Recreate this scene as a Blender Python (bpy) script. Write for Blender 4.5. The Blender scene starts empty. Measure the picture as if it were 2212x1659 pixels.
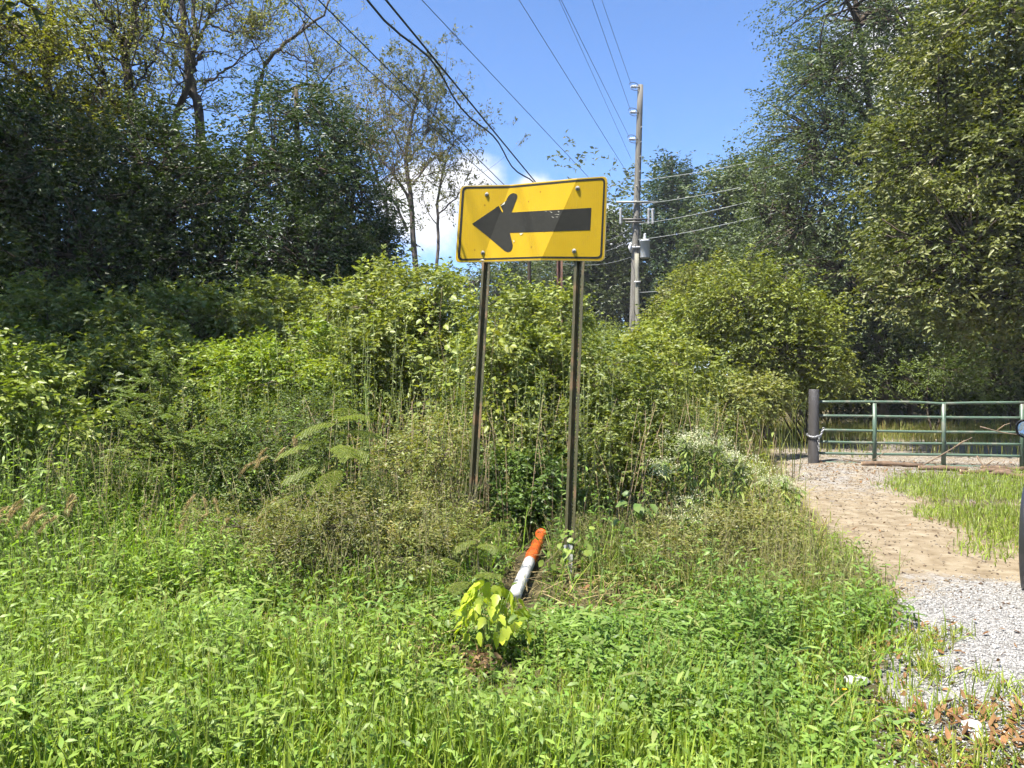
import bpy, bmesh, math
import numpy as np
from mathutils import Vector, Matrix

SC = bpy.context.scene
COL = SC.collection

# ------------------------------------------------------------------ camera
CAM_H = 1.5
cam_d = bpy.data.cameras.new('camera')
cam_d.sensor_fit = 'HORIZONTAL'; cam_d.sensor_width = 36.0
cam_d.lens = 36.0 * 1662 / 2212
cam_d.clip_start = 0.05; cam_d.clip_end = 4000
cam = bpy.data.objects.new('camera', cam_d); COL.objects.link(cam)
cam.location = (0, 0, CAM_H); cam.rotation_euler = (math.radians(90), 0, 0)
SC.camera = cam

# ------------------------------------------------------------------ sky + sun
SUN_EL = math.radians(62)
SUN_H = np.array([-0.78, -0.62]); SUN_H /= np.linalg.norm(SUN_H)
SUN_DIR = Vector((SUN_H[0]*math.cos(SUN_EL), SUN_H[1]*math.cos(SUN_EL), math.sin(SUN_EL)))
w = bpy.data.worlds.new('World'); SC.world = w; w.use_nodes = True
nt = w.node_tree; nt.nodes.clear()
N = nt.nodes.new; LK = nt.links.new
out = N('ShaderNodeOutputWorld'); bg = N('ShaderNodeBackground'); sky = N('ShaderNodeTexSky')
sky.sky_type = 'NISHITA'; sky.sun_disc = False
sky.sun_elevation = SUN_EL; sky.sun_rotation = math.atan2(SUN_H[0], SUN_H[1])
sky.altitude = 200; sky.air_density = 1.0; sky.dust_density = 0.3; sky.ozone_density = 4.5
bg.inputs['Strength'].default_value = 0.078
tc = N('ShaderNodeTexCoord')
nz = N('ShaderNodeTexNoise'); nz.inputs['Scale'].default_value = 9.0; nz.inputs['Detail'].default_value = 9.0; nz.inputs['Roughness'].default_value = 0.6
LK(tc.outputs['Generated'], nz.inputs['Vector'])
def dirpix(u, v):
    d = Vector(((u-1106)/1662, 1.0, (829.5-v)/1662)); d.normalize(); return d
prev = None
# cumulus banks of the sky (directions on the sky dome), in view and all round
clouds = [(dirpix(930, 425), .085), (dirpix(1015, 400), .065), (dirpix(870, 430), .06), (dirpix(1150, 425), .045), (dirpix(1300, 500), .06),
          (dirpix(1930, 130), .10), (dirpix(1990, 260), .07), (dirpix(1700, 560), .09), (dirpix(640, 540), .08)]
rs = np.random.default_rng(5)
for k in range(9):
    a = math.radians(70 + k*27 + rs.uniform(-9, 9)); e = math.radians(rs.uniform(9, 30))
    clouds.append((Vector((math.sin(a)*math.cos(e), math.cos(a)*math.cos(e), math.sin(e))), rs.uniform(.08, .16)))
for d, r in clouds:
    vm = N('ShaderNodeVectorMath'); vm.operation = 'DISTANCE'; vm.inputs[1].default_value = d
    LK(tc.outputs['Generated'], vm.inputs[0])
    mr = N('ShaderNodeMapRange'); mr.inputs['From Min'].default_value = r; mr.inputs['From Max'].default_value = 0.0
    LK(vm.outputs['Value'], mr.inputs['Value'])
    if prev is None: prev = mr.outputs['Result']
    else:
        mx = N('ShaderNodeMath'); mx.operation = 'MAXIMUM'; LK(prev, mx.inputs[0]); LK(mr.outputs['Result'], mx.inputs[1]); prev = mx.outputs[0]
ad = N('ShaderNodeMath'); ad.operation = 'MULTIPLY_ADD'; ad.inputs[1].default_value = 0.75; LK(prev, ad.inputs[0]); LK(nz.outputs['Fac'], ad.inputs[2])
gate_ = N('ShaderNodeMath'); gate_.operation = 'MULTIPLY'
sm = N('ShaderNodeMapRange'); sm.interpolation_type = 'SMOOTHSTEP'; sm.inputs['From Min'].default_value = .66; sm.inputs['From Max'].default_value = 1.0
LK(ad.outputs[0], sm.inputs['Value'])
gt = N('ShaderNodeMath'); gt.operation = 'GREATER_THAN'; gt.inputs[1].default_value = 0.0; LK(prev, gt.inputs[0])
LK(sm.outputs['Result'], gate_.inputs[0]); LK(gt.outputs[0], gate_.inputs[1])
mixc = N('ShaderNodeMix'); mixc.data_type = 'RGBA'
tint = N('ShaderNodeMix'); tint.data_type = 'RGBA'; tint.blend_type = 'MULTIPLY'; tint.inputs[0].default_value = 1.0
LK(sky.outputs['Color'], tint.inputs[6]); tint.inputs[7].default_value = (0.80, 0.93, 1.12, 1)
LK(gate_.outputs[0], mixc.inputs[0]); LK(tint.outputs[2], mixc.inputs[6]); mixc.inputs[7].default_value = (5.2, 5.25, 5.4, 1)
LK(mixc.outputs[2], bg.inputs['Color']); LK(bg.outputs[0], out.inputs['Surface'])

sl = bpy.data.lights.new('sun', 'SUN'); sl.energy = 5.0; sl.angle = math.radians(0.53); sl.color = (1.0, 0.955, 0.87)
so = bpy.data.objects.new('sun', sl); COL.objects.link(so)
so.rotation_euler = SUN_DIR.to_track_quat('Z', 'Y').to_euler(); so.location = (-30, -15, 45)

SC.view_settings.view_transform = 'Standard'; SC.view_settings.look = 'None'
SC.view_settings.gamma = 1.0; SC.view_settings.use_curve_mapping = False
SC.view_settings.exposure = 1.58
SC.render.engine = 'CYCLES'
SC.cycles.max_bounces = 5; SC.cycles.diffuse_bounces = 3; SC.cycles.glossy_bounces = 2
SC.cycles.transmission_bounces = 4; SC.cycles.transparent_max_bounces = 4
SC.cycles.sample_clamp_indirect = 6.0
SC.cycles.use_denoising = True
SC.cycles.use_adaptive_sampling = True; SC.cycles.adaptive_threshold = 0.03; SC.cycles.adaptive_min_samples = 24

# ------------------------------------------------------------------ helpers
U0, V0, FP = 1106.0, 829.5, 1662.0
def P(u, v, Y): return np.array([(u-U0)/FP*Y, Y, CAM_H-(v-V0)/FP*Y])
def sstep(a, b, x):
    t = np.clip((np.asarray(x, float)-a)/(b-a), 0, 1); return t*t*(3-2*t)
def nrmz(a): return a/np.maximum(np.linalg.norm(a, axis=-1, keepdims=True), 1e-9)
def unit(rng, n): return nrmz(rng.normal(size=(n, 3)))

class G:
    def __init__(s): s.V = []; s.F = []; s.C = []; s.n = 0
    def add(s, V, F, C):
        s.V.append(V.astype(np.float32)); s.F.append(F.astype(np.int32)+s.n); s.C.append(C.astype(np.float32)); s.n += len(V)
    def mesh(s, name, smooth=False):
        me = bpy.data.meshes.new(name)
        if not s.V: return me
        V = np.concatenate(s.V); F = np.concatenate(s.F); C = np.concatenate(s.C)
        me.vertices.add(len(V)); me.vertices.foreach_set('co', V.ravel())
        me.loops.add(len(F)*3); me.loops.foreach_set('vertex_index', F.ravel())
        me.polygons.add(len(F)); me.polygons.foreach_set('loop_start', np.arange(0, len(F)*3, 3, dtype=np.int32))
        if smooth: me.polygons.foreach_set('use_smooth', np.ones(len(F), bool))
        at = me.attributes.new('Col', 'FLOAT_COLOR', 'POINT')
        at.data.foreach_set('color', np.concatenate([C, np.ones((len(C), 1), np.float32)], 1).ravel())
        me.update(); return me
    def build(s, name, mat, parent=None, smooth=False, loc=None):
        if loc is not None:
            s.V = [v-np.asarray(loc, np.float32) for v in s.V]
        me = s.mesh(name, smooth); me.materials.append(mat)
        o = bpy.data.objects.new(name, me); COL.objects.link(o)
        if parent is not None: o.parent = parent
        elif loc is not None: o.location = loc
        return o

def tag(o, label=None, cat=None, group=None, kind=None):
    if label: o['label'] = label
    if cat: o['category'] = cat
    if group: o['group'] = group
    if kind: o['kind'] = kind
    return o
def thing(name, label, cat, loc=(0, 0, 0), group=None):
    o = bpy.data.objects.new(name, None); COL.objects.link(o); o.location = tuple(float(c) for c in loc)
    o.empty_display_size = .1
    return tag(o, label, cat, group)

TPL = {
 'd': ([0, .42, 1, .42], [0, .5, 0, -.5], [0, .3, 0, .3], [(0, 1, 2), (0, 2, 3)]),
 'l': ([0, .3, .3, .7, .7, 1], [0, .5, -.5, .36, -.36, 0], [0, .1, .1, .1, .1, 0], [(0, 1, 2), (1, 3, 2), (2, 3, 4), (3, 5, 4)]),
 'o': ([0, .22, .58, 1, .58, .22, .3, .65], [0, .42, .44, 0, -.44, -.42, 0, 0], [0, .18, .18, 0, .18, .18, 0, 0],
       [(0, 1, 6), (1, 2, 7), (1, 7, 6), (2, 3, 7), (7, 3, 4), (6, 7, 4), (6, 4, 5), (0, 6, 5)]),
 'b': ([0, 0, .35, .35, .7, .7, 1], [.5, -.5, .48, -.48, .3, -.3, 0], [0]*7, [(0, 1, 2), (1, 3, 2), (2, 3, 4), (3, 5, 4), (4, 5, 6)]),
}
def leaves(g, pos, axis, nrm, L, W, col, kind='d', bend=.12, grav=None):
    n = len(pos)
    if n == 0: return
    t, s, z, f = TPL[kind]; t = np.array(t); s = np.array(s); z = np.array(z); k = len(t)
    axis = nrmz(axis); side = nrmz(np.cross(axis, nrm)); up = np.cross(side, axis)
    L = np.broadcast_to(L, n)[:, None, None]; W = np.broadcast_to(W, n)[:, None, None]
    bend = np.broadcast_to(bend, n)[:, None, None]
    V = pos[:, None]+axis[:, None]*L*t[None, :, None]+side[:, None]*W*s[None, :, None]+up[:, None]*W*z[None, :, None]
    t2 = (t**2)[None, :, None]
    if grav is None: V = V-up[:, None]*bend*L*t2
    else: V = V+np.array([0, 0, -1.0])*bend*L*t2
    F = np.array(f)[None]+(np.arange(n)*k)[:, None, None]
    C = np.repeat(col[:, None], k, 1)
    g.add(V.reshape(-1, 3), F.reshape(-1, 3), C.reshape(-1, 3))

def tubes(g, Pt, R, col, sides=5):
    Pt = np.asarray(Pt, float); n, k, _ = Pt.shape
    R = np.broadcast_to(R, (n, k))
    T = nrmz(np.gradient(Pt, axis=1))
    ref = np.where(np.abs(T[..., 2:3]) > .9, np.array([1., 0, 0]), np.array([0, 0, 1.]))
    A = nrmz(np.cross(T, ref)); B = np.cross(T, A)
    th = np.arange(sides)/sides*2*math.pi
    ring = A[:, :, None]*np.cos(th)[None, None, :, None]+B[:, :, None]*np.sin(th)[None, None, :, None]
    V = Pt[:, :, None]+ring*R[:, :, None, None]
    i = np.arange(k-1)[:, None]*sides; j = np.arange(sides)[None]; j2 = (j+1) % sides
    a = i+j; b = i+j2; c = a+sides; d = b+sides
    f = np.concatenate([np.stack([a, b, c], -1).reshape(-1, 3), np.stack([b, d, c], -1).reshape(-1, 3)])
    cap = np.array([(0, q+1, q) for q in range(1, sides-1)]+[((k-1)*sides, (k-1)*sides+q, (k-1)*sides+q+1) for q in range(1, sides-1)])
    f = np.concatenate([f, cap]) if len(cap) else f
    F = f[None]+(np.arange(n)*k*sides)[:, None, None]
    C = np.repeat(np.broadcast_to(col, (n, 3))[:, None], k*sides, 1)
    g.add(V.reshape(-1, 3), F.reshape(-1, 3), C.reshape(-1, 3))

def tube1(g, pts, r, col, sides=8):
    pts = np.asarray(pts, float)[None]; r = np.broadcast_to(np.asarray(r, float), pts.shape[1])[None]
    tubes(g, pts, r, np.asarray(col, float)[None], sides)
def smoothpts(pts, k=14):
    pts = np.asarray(pts, float); n = len(pts); out = []
    ext = np.vstack([2*pts[0]-pts[1], pts, 2*pts[-1]-pts[-2]])
    for x in np.linspace(0, n-1, k):
        i = min(int(x), n-2); t = x-i; p0, p1, p2, p3 = ext[i:i+4]
        out.append(.5*((2*p1)+(-p0+p2)*t+(2*p0-5*p1+4*p2-p3)*t*t+(-p0+3*p1-3*p2+p3)*t**3))
    return np.array(out)
def bez(a, b, c, k):
    t = np.linspace(0, 1, k)[None, :, None]
    return (1-t)**2*a[:, None]+2*t*(1-t)*b[:, None]+t*t*c[:, None]
def pal(rng, n, cols, jit=.18):
    cols = np.array(cols, float); w_ = rng.dirichlet(np.ones(len(cols))*.6, n)
    c = w_ @ cols; return np.clip(c*(1+rng.normal(0, jit, (n, 1))), .004, .9)
def box(g, lo, hi, col):
    lo = np.array(lo, float); hi = np.array(hi, float)
    V = np.array([[(lo, hi)[i][0], (lo, hi)[j][1], (lo, hi)[k][2]] for i in (0, 1) for j in (0, 1) for k in (0, 1)])
    F = [(0, 1, 3), (0, 3, 2), (4, 6, 7), (4, 7, 5), (0, 4, 5), (0, 5, 1), (2, 3, 7), (2, 7, 6), (0, 2, 6), (0, 6, 4), (1, 5, 7), (1, 7, 3)]
    g.add(V, np.array(F), np.repeat(np.array(col, float)[None], 8, 0))

# ------------------------------------------------------------------ materials
MATS = {}
def new_mat(name):
    m = bpy.data.materials.new(name); m.use_nodes = True
    t = m.node_tree; b = t.nodes['Principled BSDF']; return m, t, b
def leaf_mat(name, rough=.42, trans=.32, spec=.5, tcol=(1.25, 1.35, .45)):
    m, t, b = new_mat(name)
    at = t.nodes.new('ShaderNodeAttribute'); at.attribute_name = 'Col'
    nz = t.nodes.new('ShaderNodeTexNoise'); nz.inputs['Scale'].default_value = 60; nz.inputs['Detail'].default_value = 3
    mr = t.nodes.new('ShaderNodeMapRange'); mr.inputs['To Min'].default_value = .72; mr.inputs['To Max'].default_value = 1.28
    t.links.new(nz.outputs['Fac'], mr.inputs['Value'])
    mu = t.nodes.new('ShaderNodeVectorMath'); mu.operation = 'SCALE'
    wm = t.nodes.new('ShaderNodeVectorMath'); wm.operation = 'MULTIPLY'; wm.inputs[1].default_value = (1.07, 1.03, .80)
    t.links.new(at.outputs['Color'], wm.inputs[0]); t.links.new(wm.outputs[0], mu.inputs[0]); t.links.new(mr.outputs['Result'], mu.inputs['Scale'])
    t.links.new(mu.outputs[0], b.inputs['Base Color'])
    b.inputs['Roughness'].default_value = rough; b.inputs['Specular IOR Level'].default_value = spec
    tr = t.nodes.new('ShaderNodeBsdfTranslucent')
    m2 = t.nodes.new('ShaderNodeVectorMath'); m2.operation = 'MULTIPLY'; m2.inputs[1].default_value = tcol
    t.links.new(mu.outputs[0], m2.inputs[0]); t.links.new(m2.outputs[0], tr.inputs['Color'])
    mx = t.nodes.new('ShaderNodeMixShader'); mx.inputs[0].default_value = trans
    t.links.new(b.outputs[0], mx.inputs[1]); t.links.new(tr.outputs[0], mx.inputs[2])
    t.links.new(mx.outputs[0], t.nodes['Material Output'].inputs['Surface'])
    return m
def vc_mat(name, rough=.8, nscale=20, amp=.35, bump=.3, metal=0.0, stretch=(1, 1, 1), spec=.3):
    m, t, b = new_mat(name)
    at = t.nodes.new('ShaderNodeAttribute'); at.attribute_name = 'Col'
    tc = t.nodes.new('ShaderNodeTexCoord'); mp = t.nodes.new('ShaderNodeMapping'); mp.inputs['Scale'].default_value = stretch
    t.links.new(tc.outputs['Object'], mp.inputs['Vector'])
    nz = t.nodes.new('ShaderNodeTexNoise'); nz.inputs['Scale'].default_value = nscale; nz.inputs['Detail'].default_value = 6
    t.links.new(mp.outputs[0], nz.inputs['Vector'])
    mr = t.nodes.new('ShaderNodeMapRange'); mr.inputs['From Min'].default_value = .25; mr.inputs['From Max'].default_value = .75
    mr.inputs['To Min'].default_value = 1-amp; mr.inputs['To Max'].default_value = 1+amp
    t.links.new(nz.outputs['Fac'], mr.inputs['Value'])
    mu = t.nodes.new('ShaderNodeVectorMath'); mu.operation = 'SCALE'
    t.links.new(at.outputs['Color'], mu.inputs[0]); t.links.new(mr.outputs['Result'], mu.inputs['Scale'])
    t.links.new(mu.outputs[0], b.inputs['Base Color'])
    b.inputs['Roughness'].default_value = rough; b.inputs['Metallic'].default_value = metal; b.inputs['Specular IOR Level'].default_value = spec
    if bump:
        bp = t.nodes.new('ShaderNodeBump'); bp.inputs['Strength'].default_value = bump; bp.inputs['Distance'].default_value = .02
        t.links.new(nz.outputs['Fac'], bp.inputs['Height']); t.links.new(bp.outputs[0], b.inputs['Normal'])
    return m
def rust_mat(name, base, rust, amt=.5, scale=9, rough=.55, metal=.0, spec=.4, edge=.06):
    m, t, b = new_mat(name)
    tc = t.nodes.new('ShaderNodeTexCoord'); nz = t.nodes.new('ShaderNodeTexNoise'); nz.inputs['Scale'].default_value = scale; nz.inputs['Detail'].default_value = 8
    t.links.new(tc.outputs['Object'], nz.inputs['Vector'])
    mr = t.nodes.new('ShaderNodeMapRange'); mr.inputs['From Min'].default_value = amt; mr.inputs['From Max'].default_value = amt+edge
    t.links.new(nz.outputs['Fac'], mr.inputs['Value'])
    mx = t.nodes.new('ShaderNodeMix'); mx.data_type = 'RGBA'; mx.inputs[6].default_value = (*base, 1); mx.inputs[7].default_value = (*rust, 1)
    t.links.new(mr.outputs['Result'], mx.inputs[0]); t.links.new(mx.outputs[2], b.inputs['Base Color'])
    b.inputs['Roughness'].default_value = rough; b.inputs['Metallic'].default_value = metal; b.inputs['Specular IOR Level'].default_value = spec
    bp = t.nodes.new('ShaderNodeBump'); bp.inputs['Strength'].default_value = .15; bp.inputs['Distance'].default_value = .003
    t.links.new(nz.outputs['Fac'], bp.inputs['Height']); t.links.new(bp.outputs[0], b.inputs['Normal'])
    return m
M_LEAF = leaf_mat('tree_leaf', .45, .38, .4, (1.35, 1.3, .35))
M_GLOSS = leaf_mat('glossy_leaf', .42, .30, .34)
M_GRASS = leaf_mat('grass_leaf', .45, .42, .3)
M_DRY = leaf_mat('dry_leaf', .7, .22, .2, (1.1, 1.0, .8))
M_FLOWER = leaf_mat('flower', .7, .25, .2, (1, 1, 1))
M_BARK = vc_mat('bark', .9, 14, .45, .6, stretch=(1, 1, .25), spec=.15)
M_STEM = vc_mat('stem', .6, 30, .2, 0)
M_WOOD = vc_mat('weathered_pole_wood', .85, 10, .35, .4, stretch=(3, 3, .12), spec=.2)
M_STONE = vc_mat('stone', .85, 30, .25, .4)
M_METAL = vc_mat('grey_metal', .5, 8, .12, 0, spec=.5)
M_WIRE = vc_mat('wire', .5, 8, .1, 0)

# ------------------------------------------------------------------ terrain
DL_Y = np.array([-5, 2.0, 3.0, 4.0, 4.8, 5.9, 8.3, 14.6, 20, 40, 80]); DL_X = np.array([-1.0, .9, 1.5, 2.02, 2.45, 2.9, 3.42, 4.95, 6.6, 11.5, 20])
def drive_left(y): return np.interp(y, DL_Y, DL_X)
_trng = np.random.default_rng(11)
_WV = [(_trng.uniform(.3, 1.6), _trng.uniform(0, 6.28), _trng.uniform(0, 6.28)) for _ in range(14)]
def wob(x, y):
    s = 0
    for f, a, p in _WV: s = s+np.sin(f*(x*math.cos(a)+y*math.sin(a))+p)/f
    return s/len(_WV)
def H(x, y):
    x = np.asarray(x, float); y = np.asarray(y, float); s = drive_left(y)-x
    h = 1.9*sstep(7.3, 16.5, y)*sstep(.6, 4.2, s)
    h = h+1.0*sstep(16, 36, y)*sstep(.5, 4.5, s)
    h = h+1.3*sstep(-3.6, -9, x)*sstep(6.5, 13, y)
    h = h+.22*sstep(-1.2, -3.2, x)*sstep(4.8, 6.6, y)
    h = h+.10*sstep(4.6, 6.0, y)*sstep(.3, 2.0, s)
    h = h+.10*sstep(9, 14, y)
    h = h+1.6*sstep(24, 45, y)*sstep(0, 6, -s)
    return h+.05*wob(x*1.3, y*1.3)*sstep(.0, 1.0, np.abs(s)+.15)
def Hn(x, y): return float(H(x, y))

def ground():
    xs = np.concatenate([np.linspace(-400, -26, 14), np.linspace(-24, -7, 44), np.linspace(-6.8, 7, 170), np.linspace(7.2, 24, 60), np.linspace(27, 400, 14)])
    ys = np.concatenate([np.linspace(-300, -8, 10), np.linspace(-6, 2, 20), np.linspace(2.1, 15, 190), np.linspace(15.3, 50, 90), np.linspace(55, 900, 16)])
    X, Y = np.meshgrid(xs, ys); Z = H(X, Y)
    nx, ny = len(xs), len(ys)
    V = np.stack([X, Y, Z], -1).reshape(-1, 3)
    i = np.arange(nx-1)[None]+np.arange(ny-1)[:, None]*nx
    F = np.concatenate([np.stack([i, i+1, i+nx+1], -1).reshape(-1, 3), np.stack([i, i+nx+1, i+nx], -1).reshape(-1, 3)])
    s = (drive_left(Y)-X).ravel(); y = Y.ravel(); x = X.ravel()
    # R: white gravel, G: tan dirt ; rest soil and litter
    nn = .5+.5*np.sin(x*2.1+np.sin(y*1.7))*np.sin(y*1.9+x*.7)
    edge = sstep(.35, -.25, s)*sstep(8.5, 6.5, -s)
    n2 = np.sin(x*3.3+1.1*np.sin(y*4.1))*.5+np.sin(y*6.3+x*1.7)*.3
    grav = edge*sstep(6.9, 4.9, y+.5*nn+.5*n2)*(.25+.75*sstep(3.2, 3.9, y+.4*n2))
    far = edge*sstep(8.6, 12.0, y+.8*nn+.5*n2)*.75*sstep(26, 18, y)
    tan = edge*sstep(4.6, 6.6, y+.5*nn+.5*n2)*sstep(30, 18, y)
    rightgrass = sstep(1.0, 1.6, x-drive_left(y)-.07*(y-8)+.2*n2)*sstep(6.6, 7.6, y)*sstep(13.4, 12.6, y)
    tan = tan*(1-.6*rightgrass)
    C = np.stack([np.maximum(grav, far*.6), tan, rightgrass], -1)
    g = G(); g.add(V, F, C)
    m, t, b = new_mat('ground_soil_gravel')
    at = t.nodes.new('ShaderNodeAttribute'); at.attribute_name = 'Col'
    sp = t.nodes.new('ShaderNodeSeparateColor'); t.links.new(at.outputs['Color'], sp.inputs[0])
    tc = t.nodes.new('ShaderNodeTexCoord')
    def noise(sc, det=8, rough=.6):
        n = t.nodes.new('ShaderNodeTexNoise'); n.inputs['Scale'].default_value = sc; n.inputs['Detail'].default_value = det; n.inputs['Roughness'].default_value = rough
        t.links.new(tc.outputs['Object'], n.inputs['Vector']); return n
    def ramp(fac, stops):
        r = t.nodes.new('ShaderNodeValToRGB'); e = r.color_ramp.elements
        e[0].position, e[0].color = stops[0][0], (*stops[0][1], 1); e[1].position, e[1].color = stops[-1][0], (*stops[-1][1], 1)
        for p_, c_ in stops[1:-1]: el = e.new(p_); el.color = (*c_, 1)
        t.links.new(fac, r.inputs[0]); return r.outputs[0]
    vo = t.nodes.new('ShaderNodeTexVoronoi'); vo.inputs['Scale'].default_value = 55; t.links.new(tc.outputs['Object'], vo.inputs['Vector'])
    sepv = t.nodes.new('ShaderNodeSeparateColor'); t.links.new(vo.outputs['Color'], sepv.inputs[0])
    soil = ramp(noise(7).outputs['Fac'], [(.3, (.035, .03, .016)), (.5, (.075, .065, .03)), (.7, (.13, .10, .055))])
    dirt = ramp(noise(5).outputs['Fac'], [(.28, (.11, .08, .05)), (.40, (.18, .14, .09)), (.55, (.235, .19, .128)), (.72, (.29, .25, .18))])
    grv = ramp(sepv.outputs[0], [(.0, (.10, .09, .078)), (.3, (.20, .19, .175)), (1, (.32, .31, .295))])
    def mix(f, a, c):
        x_ = t.nodes.new('ShaderNodeMix'); x_.data_type = 'RGBA'; t.links.new(f, x_.inputs[0]); t.links.new(a, x_.inputs[6]); t.links.new(c, x_.inputs[7]); return x_.outputs[2]
    def breakup(ch, sc):
        n = noise(sc, 5); a = t.nodes.new('ShaderNodeMath'); a.operation = 'ADD'; t.links.new(ch, a.inputs[0]); t.links.new(n.outputs['Fac'], a.inputs[1])
        r = t.nodes.new('ShaderNodeMapRange'); r.inputs['From Min'].default_value = .82; r.inputs['From Max'].default_value = 1.12; t.links.new(a.outputs[0], r.inputs['Value']); return r.outputs[0]
    c1 = mix(breakup(sp.outputs[1], 4), soil, dirt); c2 = mix(breakup(sp.outputs[0], 6), c1, grv)
    t.links.new(c2, b.inputs['Base Color']); b.inputs['Roughness'].default_value = .95; b.inputs['Specular IOR Level'].default_value = .1
    bp = t.nodes.new('ShaderNodeBump'); bp.inputs['Strength'].default_value = .7; bp.inputs['Distance'].default_value = .02
    hn = noise(45, 6); t.links.new(hn.outputs['Fac'], bp.inputs['Height']); t.links.new(bp.outputs[0], b.inputs['Normal'])
    o = g.build('ground', m, smooth=True); tag(o, kind='structure'); return o
ground()

# ------------------------------------------------------------------ vegetation generators
UP = np.array([0, 0, 1.0])
def ell(u, v, Y, ru, rv, ry): return (P(u, v, Y), np.array([ru/FP*Y, ry, rv/FP*Y]))

def sprays(g, rng, C, outw, crad, twl, ntw, nlf, L, W, cols, kind='d', upb=.5, droop=.25, jit=.18, tw=None, twr=.004, twcol=(.12, .09, .05)):
    """leafy twigs round every cluster centre C"""
    n = len(C)*ntw
    c = np.repeat(C, ntw, 0); ow = np.repeat(outw, ntw, 0)
    d = nrmz(ow*.7+unit(rng, n)*.9+np.array([0, 0, .15]))
    start = c+unit(rng, n)*(rng.random((n, 1))**.5)*crad
    ln = twl*rng.uniform(.6, 1.25, n)
    sag = rng.uniform(.0, .35, n)
    if tw is not None:
        t = np.linspace(0, 1, 3)[None, :, None]
        pts = start[:, None]+d[:, None]*ln[:, None, None]*t-UP*(sag*ln)[:, None, None]*t*t
        tubes(tw, pts, np.array([[twr, twr*.7, twr*.3]]), np.array(twcol)[None], 3)
    tt = (np.arange(nlf)+.5)/nlf
    m = n*nlf
    T = np.tile(tt, n)+rng.uniform(-.5, .5, m)/nlf
    D = np.repeat(d, nlf, 0); S = np.repeat(start, nlf, 0); LN = np.repeat(ln, nlf); SG = np.repeat(sag*ln, nlf)
    pos = S+D*(LN*T)[:, None]-UP*(SG*T*T)[:, None]
    sd = nrmz(np.cross(D, UP+.2*unit(rng, m)))*np.where(np.arange(m) % 2 == 0, 1, -1)[:, None]
    ax = nrmz(D*.6+sd*.8+unit(rng, m)*.35-UP*droop)
    nr = nrmz(UP*upb+unit(rng, m)*.75+D*.1)
    tone = np.repeat(pal(rng, len(C), cols, jit*.8), ntw*nlf, 0)
    col = tone*.55+pal(rng, m, cols, jit)*.45
    ll = L*rng.uniform(.65, 1.25, m)
    leaves(g, pos, ax, nr, ll, ll*W, col, kind, bend=rng.uniform(0, .3, m))

def sample_crown(rng, ells, n, shell=.55):
    vol = np.array([np.prod(e[1])**(2/3) for e in ells]); idx = rng.choice(len(ells), n, p=vol/vol.sum())
    c = np.array([e[0] for e in ells])[idx]; r = np.array([e[1] for e in ells])[idx]
    d = unit(rng, n); rad = shell+(1-shell)*rng.random(n)**.6
    rad = rad*rng.uniform(.82, 1.12, n)
    pts = c+d*r*rad[:, None]+rng.normal(0, .11, (n, 3))*r
    return pts, nrmz(d/r*np.mean(r, 1, keepdims=True))

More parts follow.
